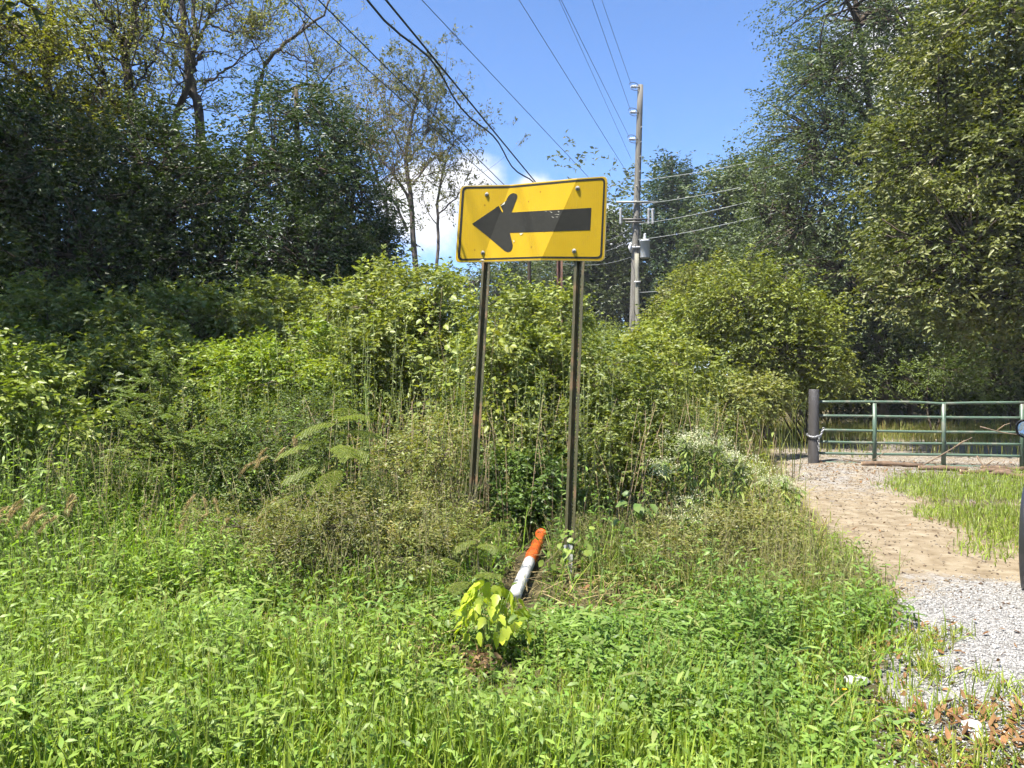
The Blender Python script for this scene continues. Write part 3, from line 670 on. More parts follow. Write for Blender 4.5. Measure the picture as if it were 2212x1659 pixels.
for i, (ua, va, u0, r, lab) in enumerate(wl):
    A = P(ua, va, PY-.35); sag = .25
    Yc = None; best = 9
    slope_end = None
    for Yt in np.linspace(4, 31, 400):
        z = A[2]-.35*sstep(0, 1, 0)-sag*0
        zz = A[2]-(A[1]-Yt)*.018
        e = abs(zz-(CAM_H+V0/FP*Yt))
        if e < best: best = e; Yc = Yt
    Xc = (u0-U0)/FP*Yc; s = (A[0]-Xc)/(A[1]-Yc)
    ys = np.linspace(A[1], -14, 70 if i != 7 else 150); d = A[1]-ys
    z = A[2]-d*.018+0*d
    if i in (6, 7): z = z
    x = A[0]-s*d
    if i == 7: x = x+.035*np.sin(d*2.6)*(.4+.6*np.sin(d*.7)**2); z = z+.04*np.sin(d*2.6+.6)
    g = G(); tube1(g, np.c_[x, ys, z], r, (.018, .019, .022), 6)
    tag(g.build('overhead_wire' if i not in (6, 7) else 'overhead_cable', M_WIRE), lab, 'wire' if i not in (6, 7) else 'cable', 'wires strung to the utility pole')
cross = [(388, 1590, 357, 'left'), (440, 1600, 405, ''), (482, 1560, 450, ''), (516, 1560, 486, ''), (630, 1560, 612, '')]
names = ['first', 'second', 'third', 'fourth', 'fifth']
for i, (va, ub, vb, _) in enumerate(cross):
    A = P(1375, va+2, PY+.1); B = P(ub, vb, 25.0); t = np.linspace(0, 1, 24)[:, None]
    p = A*(1-t)+B*t; p[:, 2] -= .05*(4*t*(1-t))[:, 0]
    p = np.vstack([p, p[-1]+(p[-1]-p[-2])*np.arange(1, 12)[:, None]])
    g = G(); tube1(g, p, .010, (.30, .31, .29), 5)
    tag(g.build('service_wire', M_WIRE), '%s from the top of the pale wires between pole and trees' % names[i], 'wire', 'pale wires right of the pole')
for i, (va, ub, vb) in enumerate([(383, 1290, 402), (492, 1290, 525), (517, 1290, 545), (556, 1250, 572)]):
    A = P(1362, va, PY-.1); B = P(ub, vb, 38.0); t = np.linspace(0, 1, 20)[:, None]
    p = A*(1-t)+B*t; p[:, 2] -= .12*(4*t*(1-t))[:, 0]; p = np.vstack([p, p[-1]+(p[-1]-p[-2])*np.arange(1, 14)[:, None]])
    g = G(); tube1(g, p, .010, (.22, .23, .22), 5)
    tag(g.build('service_wire', M_WIRE), '%s pale wire running from the pole behind the sign edge' % ['highest', 'second', 'third', 'lowest'][i], 'wire', 'pale wires left of the pole')

# ------------------------------------------------------------------ gate, post, chain
GY = 13.6
def gate():
    gl = P(1762, 950, GY); gr = P(2212, 950, 12.9)
    zb = CAM_H-(1000-V0)/FP*GY; zs = [CAM_H-(v-V0)/FP*GY for v in (868, 898.5, 929, 954, 978, 1000)]
    base = np.array([gl[0], gl[1], Hn(gl[0], gl[1])])
    root = thing('farm_gate', 'long green tube farm gate across the gravel drive', 'gate', base)
    mg = rust_mat('green_gate_paint', (.075, .115, .078), (.14, .15, .11), .54, 5, .38, 0, .5, .1)
    d = (gr-gl)/np.linalg.norm(gr-gl); L = np.linalg.norm(gr-gl)
    rngg = np.random.default_rng(3)
    K = lambda o: keep(o, root)
    for i, z in enumerate(zs):
        t = np.linspace(-.01, 1, 14); p = gl[None]+(gr-gl)[None]*t[:, None]; p[:, 2] = z+.006*np.sin(t*5+i)
        if i == 0: p[:, 2] += -.02*np.exp(-((t-.62)/.08)**2)+.012*sstep(.7, 1, t)
        if i == 5: p[:, 2] = zs[5]+.015-.03*t
        g = G(); tube1(g, p, .023, (1, 1, 1), 14); K(g.build('rail', mg, root, True))
    for uu in (1893, 2043, 2207):
        k = (uu-1762)/(2212-1762); q = gl+(gr-gl)*k; g = G()
        box(g, (q[0]-.028, q[1]-.035, zs[5]-.03), (q[0]+.028, q[1]+.012, zs[0]-.02), (1, 1, 1)); K(g.build('upright', mg, root))
    g = G(); q = gl+(gr-gl)*.0; tube1(g, [[q[0]-.005, q[1], zs[5]], [q[0]-.005, q[1], zs[0]]], .021, (1, 1, 1), 12); K(g.build('upright', mg, root, True))
    # hinge post on the right
    q = gr+d*.12; hb = np.array([q[0], q[1], Hn(q[0], q[1])-.1]); r3 = thing('hinge_post', 'rusty brown hinge post where the gate hangs', 'post', hb)
    g = G(); tube1(g, [hb, hb+[0, 0, 1.45]], .06, (.14, .085, .055), 14); keep(g.build('shaft', M_WOOD, r3, True), r3)
    for z in (.35, 1.1):
        g = G(); tube1(g, [hb+[0, 0, z], hb+[0, 0, z+.05]], .068, (.2, .19, .18), 14); keep(g.build('hinge_band', M_METAL, r3, True), r3)
    # latch post
    c = P(1757, 1002, GY-.07); c[2] = Hn(c[0], c[1])-.08; zt = CAM_H-(841-V0)/FP*GY
    r2 = thing('gate_post', 'thick dark grey round gate post wrapped with a chain', 'post', c)
    g = G(); z = np.array([0, .02, .3, .7, 1.0, zt-c[2]-.012, zt-c[2]])
    tube1(g, np.c_[np.full(7, c[0])+.008*z, np.full(7, c[1]), c[2]+z], [.094, .094, .092, .091, .09, .089, .083], (.058, .053, .05), 28)
    mp = vc_mat('dark_grey_post', .55, 7, .25, .1, stretch=(2, 2, .3), spec=.4); keep(g.build('shaft', mp, r2, True), r2)
    # chain
    cz = CAM_H-(942-V0)/FP*GY
    r4 = thing('chain', 'silver chain looped round the gate post with hanging end', 'chain', (c[0], c[1], cz))
    mc, tt, bb = new_mat('bright_chain_steel'); bb.inputs['Base Color'].default_value = (.33, .33, .33, 1); bb.inputs['Metallic'].default_value = .6; bb.inputs['Roughness'].default_value = .35
    def link(cc, dirv, nrmv):
        d_ = nrmz(np.array(dirv, float)); n_ = nrmz(np.array(nrmv, float)-d_*np.dot(nrmv, d_)); a = np.linspace(0, 2*math.pi, 13)
        p = np.array(cc)[None]+d_[None]*(.031*np.cos(a))[:, None]+n_[None]*(.017*np.sin(a))[:, None]
        g = G(); tube1(g, p, .0065, (1, 1, 1), 6); keep(g.build('chain_link', mc, r4, True), r4)
    for k in range(15):
        a = math.radians(160+k*14.5); rad = .105
        pnt = [c[0]+rad*math.cos(a), c[1]+rad*math.sin(a), cz+.012*math.sin(k*.8)+(.03 if k < 2 else 0)]
        link(pnt, (-math.sin(a), math.cos(a), .25*math.cos(k*.8)), (0, 0, 1) if k % 2 else (math.cos(a), math.sin(a), .3))
    for k in range(5):
        link([c[0]+.10+.012*k, c[1]-.06, cz+.01+.03*k], (.5, 0, 1), (0, 1, 0) if k % 2 else (1, 0, 0))
    for k in range(5):
        link([c[0]+.055, c[1]-.10, cz-.04-.045*k], (0, 0, 1), (1, 0, 0) if k % 2 else (0, 1, 0))
    return gl, gr
GL, GR = gate()

# fallen logs and branches at the gate
LOGS = [(1862, 1001, 1992, 1003, .05, 13.1, 'short brown log lying under the gate rails'),
        (1985, 1022, 2090, 1012, .055, 12.6, 'pale split log lying in front of the gate'),
        (2075, 1022, 2195, 1014, .06, 12.2, 'rough brown log at the foot of the gate'),
        (2120, 1008, 2215, 1000, .05, 12.7, 'grey log in the pile under the gate end'),
        (2140, 1032, 2214, 1026, .05, 11.9, 'bark covered log nearest the parked car in the pile')]
for i, (u0, v0, u1, v1, r, Y, lab) in enumerate(LOGS):
    r *= .8
    a = P(u0, v0, Y); b_ = P(u1, v1, Y-.2)
    a[2] = Hn(a[0], a[1])+r*.7; b_[2] = Hn(b_[0], b_[1])+r*.8
    root = thing('fallen_log', lab, 'log', a, 'logs piled at the gate'); rg = np.random.default_rng(i)
    pts = smoothpts([a, a*.7+b_*.3+rg.normal(0, .03, 3), a*.35+b_*.65+rg.normal(0, .03, 3), b_], 9); g = G(); tube1(g, pts, r*rg.uniform(.65, 1.2, 9), (.13, .088, .058), 10); keep(g.build('bark', M_BARK, root, True), root)
    for e, s in ((pts[0], -1), (pts[-1], 1)):
        d = nrmz(pts[-1]-pts[0])*s; g = G(); tube1(g, [e+d*.001, e+d*.006], r*.78, (.42, .30, .19), 10); keep(g.build('cut_end', M_WOOD, root), root)
BR = [([(1980, 1012), (2030, 985), (2075, 958), (2100, 945)], 13.0, .02, 'thin dead branch leaning on the gate upright'),
      ([(1820, 990), (1870, 1000), (1900, 985), (1910, 978)], 13.3, .014, 'forked dead twig under the gate near its post'),
      ([(2110, 985), (2125, 1005), (2150, 1012)], 12.8, .022, 'crooked dead branch sticking from the log pile'),
      ([(2118, 922), (2130, 925), (2165, 934), (2212, 941)], 12.7, .018, 'dead stick poking through the gate beside the car mirror')]
for i, (pp, Y, r, lab) in enumerate(BR):
    pts = smoothpts([P(u, v, Y-.1*k) for k, (u, v) in enumerate(pp)], 10); root = thing('dead_branch', lab, 'branch', pts[0], 'dead branches at the gate')
    g = G(); tube1(g, pts, r*.7*np.linspace(1, .5, 10), (.15, .11, .075), 7); keep(g.build('stick', M_BARK, root, True), root)
    g = G(); m_ = pts[5]; tube1(g, [m_, m_+np.array([.12, -.03, .10]), m_+np.array([.2, -.05, .13])], [r*.5, r*.35, r*.2], (.22, .16, .10), 5); keep(g.build('side_twig', M_BARK, root, True), root)

# ------------------------------------------------------------------ parked car, only its edge is in view
def car():
    ang = math.radians(38.5); f = np.array([math.sin(ang), math.cos(ang), 0]); lft = np.array([-f[1], f[0], 0])
    # rear left wheel ground contact
    rw = np.array([.6605*5.72+.17, 5.72, 0.0])
    org = rw-lft*.80+f*1.30                        # centre of the car
    org[2] = Hn(org[0], org[1])
    root = thing('parked_car', 'grey car edge with wing mirror and rear wheel at the picture border', 'car', org)
    root.rotation_euler = (0, 0, math.pi/2-ang)
    mb, t, b = new_mat('dark_grey_car_paint'); b.inputs['Base Color'].default_value = (.05, .052, .056, 1); b.inputs['Metallic'].default_value = .5; b.inputs['Roughness'].default_value = .3; b.inputs['Coat Weight'].default_value = .6
    mk, t, b = new_mat('black_plastic'); b.inputs['Base Color'].default_value = (.018, .018, .019, 1); b.inputs['Roughness'].default_value = .5
    mgls, t, b = new_mat('tinted_glass'); b.inputs['Base Color'].default_value = (.012, .015, .018, 1); b.inputs['Roughness'].default_value = .05; b.inputs['Specular IOR Level'].default_value = .8
    mmir, t, b = new_mat('mirror_glass'); b.inputs['Base Color'].default_value = (.55, .62, .72, 1); b.inputs['Metallic'].default_value = 1; b.inputs['Roughness'].default_value = .08
    malu, t, b = new_mat('silver_alloy'); b.inputs['Base Color'].default_value = (.62, .62, .63, 1); b.inputs['Metallic'].default_value = .75; b.inputs['Roughness'].default_value = .35
    mred, t, b = new_mat('red_lens'); b.inputs['Base Color'].default_value = (.16, .006, .007, 1); b.inputs['Roughness'].default_value = .15
    def add(name, V, F, mat, parent=root, smooth=True, bev=0):
        me = bpy.data.meshes.new(name); me.from_pydata([tuple(v) for v in V], [], F); me.update(); me.materials.append(mat)
        if smooth: me.polygons.foreach_set('use_smooth', np.ones(len(me.polygons), bool))
        o = bpy.data.objects.new(name, me); COL.objects.link(o); o.parent = parent
        if bev: md = o.modifiers.new('b', 'BEVEL'); md.width = bev; md.segments = 3; md.limit_method = 'ANGLE'
        return o
    # body: loft of sections along x (length), half width and height profile
    xs = np.array([-2.28, -2.22, -2.0, -1.5, -.9, -.2, .5, 1.0, 1.5, 2.0, 2.22, 2.30])
    zt = np.array([.80, .98, 1.02, 1.03, 1.02, 1.0, .99, .99, .96, .86, .74, .62]); zb = np.array([.42, .34, .28, .25, .24, .24, .24, .24, .25, .28, .34, .42])
    hw = np.array([.62, .78, .86, .90, .91, .91, .91, .91, .90, .85, .74, .55])
    th = np.linspace(0, 2*math.pi, 28, endpoint=False); V = []; F = []
    for i, x in enumerate(xs):
        c, h = (zt[i]+zb[i])/2, (zt[i]-zb[i])/2
        for a in th:
            ca, sa = math.cos(a), math.sin(a); e = .38
            V.append((x, hw[i]*math.copysign(abs(ca)**e, ca), c+h*math.copysign(abs(sa)**e, sa)))
    k = len(th)
    for i in range(len(xs)-1):
        for j in range(k): F.append((i*k+j, i*k+(j+1) % k, (i+1)*k+(j+1) % k, (i+1)*k+j))
    F.append(tuple(range(k))[::-1]); F.append(tuple((len(xs)-1)*k+j for j in range(k)))
    body = add('body', V, F, mb)
    # cabin
    def loft(sec): 
        V = []; F = []
        for (x, y, z) in sec: V += [(x, y, z), (x, -y, z)]
        return V
    lo = [(-2.05, .80, 1.0), (1.05, .80, .985)]; hi = [(-1.75, .60, 1.58), (-1.2, .63, 1.64), (-.2, .63, 1.64), (.30, .60, 1.57)]
    V = [(-2.05, .80, 1.0), (-2.05, -.80, 1.0), (1.05, .80, .985), (1.05, -.80, .985)]
    for q in hi: V += [(q[0], q[1], q[2]), (q[0], -q[1], q[2])]
    F = [(4, 5, 7, 6), (6, 7, 9, 8), (8, 9, 11, 10), (0, 1, 5, 4), (2, 10, 11, 3), (0, 4, 6), (0, 6, 8, 2), (2, 8, 10), (1, 7, 5), (1, 3, 9, 7), (3, 11, 9)]
    add('cabin', V, F, mb, root, False, .05)
    for s in (1, -1):
        for x0, x1, xa, xb in ((-1.85, -1.15, -1.68, -1.15), (-1.08, -.12, -1.08, -.16), (-.04, .86, -.10, .26)):
            y0, y1 = .795*s, .635*s; z0, z1 = 1.04, 1.54; off = .012*s
            add('side_window', [(x0, y0+off, z0), (x1, y0+off, z0), (xb, y1+off, z1), (xa, y1+off, z1)], [(0, 1, 2, 3)], mgls, root, False)
        for x0 in (-1.0, .02):
            add('door_handle', [(x0, .915*s, .88), (x0+.2, .915*s, .88), (x0+.2, .94*s, .90), (x0, .94*s, .90), (x0, .915*s, .92), (x0+.2, .915*s, .92)], [(0, 1, 2, 3), (3, 2, 5, 4)], mb, root)
        add('tail_light', [(-2.268, .76*s, .80), (-2.30, .66*s, .80), (-2.285, .66*s, .95), (-2.25, .74*s, .95)], [(0, 1, 2, 3)], mred, root, False)
    add('rear_window', [(-2.045, .66, 1.08), (-2.045, -.66, 1.08), (-1.80, -.55, 1.52), (-1.80, .55, 1.52)], [(0, 1, 2, 3)], mgls, root, False)
    add('windscreen', [(1.0, .72, 1.03), (1.0, -.72, 1.03), (.36, -.56, 1.55), (.36, .56, 1.55)], [(0, 1, 2, 3)], mgls, root, False)
    # wheels
    def lathe(prof, x, y, s, k=36):
        V = []; F = []
        for r, d in prof:
            for j in range(k):
                a = 2*math.pi*j/k; V.append((x+r*math.cos(a), y+d*s, .35+r*math.sin(a)))
        for i in range(len(prof)-1):
            for j in range(k): F.append((i*k+j, i*k+(j+1) % k, (i+1)*k+(j+1) % k, (i+1)*k+j))
        return V, F
    for x in (-1.30, 1.38):
        for s in (1, -1):
            y = .80*s
            V, F = lathe([(.24, -.10), (.33, -.10), (.35, -.08), (.352, .06), (.335, .095), (.30, .105), (.245, .09)], x, y, s); ty = add('tyre', V, F, mk)
            ty.name = 'wheel'
            V, F = lathe([(.245, .07), (.225, .095), (.215, .06), (.20, .02), (.06, .02)], x, y, s); rm = add('rim', V, F, malu, ty)
            for q in range(7):
                a = 2*math.pi*q/7; c_, s_ = math.cos(a), math.sin(a); w_ = .028
                V = [(x+.04*c_-w_*s_, y+.075*s, .35+.04*s_+w_*c_), (x+.04*c_+w_*s_, y+.075*s, .35+.04*s_-w_*c_), (x+.222*c_+w_*.8*s_, y+.09*s, .35+.222*s_-w_*.8*c_), (x+.222*c_-w_*.8*s_, y+.09*s, .35+.222*s_+w_*.8*c_)]
                V += [(a_, b_-.03*s, c2) for a_, b_, c2 in V]
                add('spoke', V, [(0, 1, 2, 3), (0, 3, 7, 4), (1, 5, 6, 2), (0, 4, 5, 1)], malu, ty, False)
            V, F = lathe([(.415, -.02), (.42, .112), (.385, .118), (.375, .09), (.37, -.02)], x, y, s)
            add('wheel_arch', V, F, mb)
    # wing mirrors
    for s in (1, -1):
        V = []; F = []; k = 20
        for i, (dx, sc) in enumerate(((-.075, .93), (-.07, 1.0), (-.02, 1.0), (.04, .85), (.09, .5), (.105, .1))):
            for j in range(k):
                a = 2*math.pi*j/k; ca, sa = math.cos(a), math.sin(a)
                V.append((.72+dx, s*(1.03+.125*sc*math.copysign(abs(ca)**.7, ca)), 1.08+.095*sc*math.copysign(abs(sa)**.7, sa)))
        for i in range(5):
            for j in range(k): F.append((i*k+j, i*k+(j+1) % k, (i+1)*k+(j+1) % k, (i+1)*k+j))
        F.append(tuple(range(k))); mh = add('wing_mirror', V, F, mk)
        V = []; 
        for j in range(k):
            a = 2*math.pi*j/k; ca, sa = math.cos(a), math.sin(a)
            V.append((.72-.080-.012*ca*s, s*(1.03+.103*math.copysign(abs(ca)**.7, ca)), 1.08+.075*math.copysign(abs(sa)**.7, sa)))
        add('mirror_glass', V, [tuple(range(k))], mmir, mh, False)
        add('mirror_arm', [(.66, .86*s, .97), (.80, .86*s, .97), (.78, .94*s, 1.04), (.68, .94*s, 1.04), (.68, .94*s, 1.0), (.78, .94*s, 1.0)], [(0, 1, 2, 3), (0, 4, 5, 1)], mk, mh, False)
car()

# ------------------------------------------------------------------ trees
def gp(u, Y): return np.array([(u-U0)/FP*Y, Y, 0])
RW = 'trees of the wood beyond the gate'; LW = 'trees on the shaded bank'; CW = 'trees behind the utility pole'
tree('broadleaf_tree', 'tall grey green tree beside open sky beyond the gate', 'tree', gp(1900, 22), P(1840, -60, 22),
     [ell(1830, 40, 22, 150, 130, 2.2), ell(1750, 260, 22, 95, 130, 2.0), ell(1740, 440, 21.5, 120, 120, 2.0), ell(1850, 420, 22.5, 150, 150, 2.2), ell(1860, 600, 21.5, 150, 110, 2), ell(1990, 20, 22, 120, 120, 2), ell(1690, 560, 21, 80, 60, 1.4), ell(1800, 180, 22, 90, 90, 1.6)],
     .22, 900, 8, 9, .105, .45, BLUE, 21, .5, .75, M_GLOSS, 16, group=RW, shell=.45)
tree('broadleaf_tree', 'big leafed olive green tree hanging over the gate', 'tree', gp(2300, 15), P(2220, -80, 15),
     [ell(2130, 130, 15, 150, 170, 1.8), ell(2160, 360, 14.6, 150, 140, 1.7), ell(2040, 500, 15.2, 150, 110, 1.6), ell(2140, 610, 14.8, 140, 90, 1.5), ell(1990, 360, 15.6, 110, 100, 1.5), ell(2260, 260, 14.5, 130, 300, 1.6), ell(2010, 620, 15.3, 130, 70, 1.3), ell(2190, 700, 14.8, 80, 70, 1.2)],
     .24, 640, 11, 9, .115, .48, OLIVE, 22, .4, .6, M_GLOSS, 16, group=RW, shell=.45)
tree('small_tree', 'yellow green sunlit small tree at the wood edge left of the gate', 'tree', gp(1650, 17), P(1640, 590, 17),
     [ell(1630, 640, 17, 95, 65, 1.3), ell(1720, 690, 17, 100, 65, 1.2), ell(1560, 665, 18, 60, 45, 1.0), ell(1670, 745, 16.8, 100, 50, 1.1), ell(1750, 780, 16.6, 70, 45, 1)],
     .07, 330, 8, 9, .09, .55, YELG+OLIVE[:3], 23, .45, .55, M_LEAF, 10, group=RW, nstem=3, shell=.05)
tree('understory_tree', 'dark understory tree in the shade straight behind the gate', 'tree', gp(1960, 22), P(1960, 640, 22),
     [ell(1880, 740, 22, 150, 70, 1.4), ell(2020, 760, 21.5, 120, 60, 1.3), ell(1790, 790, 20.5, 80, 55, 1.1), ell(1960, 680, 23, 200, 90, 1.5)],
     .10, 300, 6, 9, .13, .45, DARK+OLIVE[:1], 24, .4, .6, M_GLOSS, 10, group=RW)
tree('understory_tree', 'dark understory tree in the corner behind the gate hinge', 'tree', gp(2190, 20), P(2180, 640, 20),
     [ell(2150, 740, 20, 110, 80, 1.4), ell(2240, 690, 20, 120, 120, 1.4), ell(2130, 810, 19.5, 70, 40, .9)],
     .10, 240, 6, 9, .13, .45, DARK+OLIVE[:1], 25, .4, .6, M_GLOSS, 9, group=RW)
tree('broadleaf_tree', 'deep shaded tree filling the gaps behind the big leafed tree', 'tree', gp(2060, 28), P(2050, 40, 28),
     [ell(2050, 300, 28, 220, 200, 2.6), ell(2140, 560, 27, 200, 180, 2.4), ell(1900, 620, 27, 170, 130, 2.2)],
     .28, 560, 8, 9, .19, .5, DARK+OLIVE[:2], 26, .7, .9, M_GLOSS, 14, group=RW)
tree('mimosa_tree', 'pale green feathery mimosa over the back of the drive behind the gate', 'tree', gp(2020, 19.5), P(2010, 770, 19.5),
     [ell(2000, 805, 19.5, 60, 22, .6), ell(1950, 822, 19.3, 50, 18, .5), ell(2060, 800, 19.5, 50, 25, .5), ell(2130, 830, 18.5, 40, 25, .5)], .04, 46, 6, 12, .08, .35, [(.10, .15, .04), (.13, .18, .055)], 27, .2, .5, M_LEAF, 6, group=RW, nstem=2)
tree('pine_tree', 'dark pointed tree just right of the utility pole', 'tree', gp(1452, 42), P(1452, 338, 42),
     [ell(1450, 400, 42, 35, 60, 1.0), ell(1455, 480, 42, 65, 70, 1.6), ell(1460, 570, 42, 85, 90, 2.0), ell(1440, 650, 42, 90, 70, 2)],
     .22, 520, 8, 8, .22, .38, [(.035, .065, .04), (.05, .085, .05), (.03, .05, .03)], 28, .5, .9, M_GLOSS, 12, group=CW)
tree('broadleaf_tree', 'round headed tree left of the utility pole behind the sign', 'tree', gp(1310, 42), P(1310, 480, 42),
     [ell(1305, 540, 42, 70, 85, 1.8), ell(1300, 640, 42, 90, 80, 2), ell(1230, 650, 42, 80, 70, 1.8)],
     .2, 460, 8, 8, .22, .42, [(.05, .075, .03), (.08, .10, .04), (.04, .06, .03)], 29, .6, .9, M_GLOSS, 10, group=CW)
tree('broadleaf_tree', 'dark green tree joining the pointed tree to the tall grey one', 'tree', gp(1590, 36), P(1590, 380, 36),
     [ell(1560, 470, 36, 75, 80, 1.8), ell(1630, 430, 36, 90, 90, 2), ell(1560, 600, 35, 100, 90, 2), ell(1660, 560, 34, 100, 100, 2)],
     .22, 620, 8, 8, .19, .45, BLUE+DARK[:1], 30, .6, .9, M_GLOSS, 12, group=CW)
tree('broadleaf_tree', 'low dark tree row end straight behind the yellow sign', 'tree', gp(1150, 46), P(1150, 520, 46),
     [ell(1140, 620, 46, 110, 80, 2), ell(1040, 640, 46, 90, 60, 1.8), ell(1220, 600, 45, 70, 80, 1.8)], .2, 300, 7, 8, .22, .42, BLUE+DARK[:1], 32, .6, .9, M_GLOSS, 10, group=CW)
tree('small_tree', 'sunlit yellowing small tree on the bank right of the utility pole', 'tree', gp(1500, 26), P(1490, 600, 26),
     [ell(1480, 660, 26, 60, 40, 1.1), ell(1530, 620, 25, 60, 45, 1.1), ell(1440, 700, 25, 50, 30, 1)], .07, 130, 7, 9, .14, .5, [(.13, .17, .035), (.18, .19, .05)], 31, .35, .5, M_LEAF, 8, group=CW)

# trees of the same bank just outside the picture, whose shade lies on it
for q, (x, y, zt, sd) in enumerate([(-8.7, 7.4, 12.5, 46), (-11.0, 10.2, 13.5, 47), (-13.6, 12.6, 13.5, 48)]):
    tree('bank_tree', ['leafy tree on the bank left of the picture, nearest one', 'leafy tree on the bank left of the picture, middle one', 'leafy tree on the bank left of the picture, farthest one'][q], 'tree', (x, y, 0), (x, y, zt),
         [(np.array([x, y, zt-2.2]), np.array([2.3, 2.0, 2.2])), (np.array([x+.8, y+.6, zt-5]), np.array([2.4, 2.1, 2.2])), (np.array([x-.3, y+.5, zt-7.5]), np.array([2.3, 2, 2]))], .2, 190, 8, 9, .14, .5, DARK+OLIVE[:1], sd, .5, .7, M_GLOSS, 10, group='trees on the shaded bank')
for q, (x, y, zt, sd) in enumerate([(15.5, 17, 12, 49), (17.5, 12, 11, 50)]):
    tree('bank_tree', ['leafy tree standing past the hinge end of the gate', 'leafy tree at the far side of the drive mouth'][q], 'tree', (x, y, 0), (x, y, zt),
         [(np.array([x, y, zt-2.5]), np.array([2.6, 2.2, 2.4])), (np.array([x-.8, y+.3, zt-5.5]), np.array([3, 2.4, 2.4])), (np.array([x+.5, y-.5, zt-8.5]), np.array([2.8, 2.4, 2.2]))], .22, 300, 8, 9, .16, .5, OLIVE, sd, .5, .7, M_LEAF, 10, group=RW)
# dense shrubs closing the wood floor behind the gate
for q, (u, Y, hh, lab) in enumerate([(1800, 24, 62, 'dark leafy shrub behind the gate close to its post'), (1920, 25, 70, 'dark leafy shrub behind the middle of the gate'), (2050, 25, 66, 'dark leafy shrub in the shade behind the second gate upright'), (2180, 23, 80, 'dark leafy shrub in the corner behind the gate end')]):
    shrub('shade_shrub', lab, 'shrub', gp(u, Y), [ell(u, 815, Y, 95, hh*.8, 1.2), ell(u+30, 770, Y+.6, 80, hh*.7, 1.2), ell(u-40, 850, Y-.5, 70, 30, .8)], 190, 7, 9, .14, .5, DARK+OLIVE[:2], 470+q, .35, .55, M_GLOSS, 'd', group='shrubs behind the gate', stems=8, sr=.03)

# left bank
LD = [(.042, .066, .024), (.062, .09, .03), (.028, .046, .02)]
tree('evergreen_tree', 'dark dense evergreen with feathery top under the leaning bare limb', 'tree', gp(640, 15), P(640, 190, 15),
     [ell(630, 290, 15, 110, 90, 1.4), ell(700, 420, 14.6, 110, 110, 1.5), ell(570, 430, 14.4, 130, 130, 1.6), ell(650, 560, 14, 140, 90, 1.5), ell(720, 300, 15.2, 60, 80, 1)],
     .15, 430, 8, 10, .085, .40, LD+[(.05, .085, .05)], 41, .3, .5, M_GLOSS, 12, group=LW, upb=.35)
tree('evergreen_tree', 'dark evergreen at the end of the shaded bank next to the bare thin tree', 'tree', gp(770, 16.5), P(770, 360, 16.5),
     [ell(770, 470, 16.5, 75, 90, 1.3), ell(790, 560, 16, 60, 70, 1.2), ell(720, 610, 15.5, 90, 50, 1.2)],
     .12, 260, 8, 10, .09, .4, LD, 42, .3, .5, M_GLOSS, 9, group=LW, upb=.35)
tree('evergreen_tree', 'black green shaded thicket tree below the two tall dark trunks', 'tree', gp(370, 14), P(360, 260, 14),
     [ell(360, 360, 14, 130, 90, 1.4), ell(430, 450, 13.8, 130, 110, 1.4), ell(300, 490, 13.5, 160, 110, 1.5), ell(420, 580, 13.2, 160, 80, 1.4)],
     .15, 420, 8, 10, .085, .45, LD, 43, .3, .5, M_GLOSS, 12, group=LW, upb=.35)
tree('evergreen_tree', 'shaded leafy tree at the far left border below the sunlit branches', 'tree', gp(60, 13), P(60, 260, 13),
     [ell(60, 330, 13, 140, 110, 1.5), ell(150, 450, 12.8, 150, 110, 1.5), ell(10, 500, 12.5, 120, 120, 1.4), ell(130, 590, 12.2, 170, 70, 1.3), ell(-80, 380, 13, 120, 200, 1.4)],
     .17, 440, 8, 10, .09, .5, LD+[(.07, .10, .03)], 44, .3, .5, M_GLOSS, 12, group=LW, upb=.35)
tree('locust_tree', 'light olive leafed tree in the top corner lit through by the sun', 'tree', gp(120, 16), P(110, -120, 16),
     [ell(60, 120, 16, 130, 110, 1.6), ell(200, 170, 16.5, 110, 130, 1.6), ell(110, 270, 16, 140, 70, 1.4), ell(250, 300, 16, 90, 60, 1.2), ell(0, 10, 16, 120, 80, 1.4)],
     .16, 330, 7, 9, .10, .45, [(.19, .22, .05), (.25, .26, .06), (.12, .15, .04)], 45, .4, .7, M_LEAF, 14, group=LW, twigs=True)

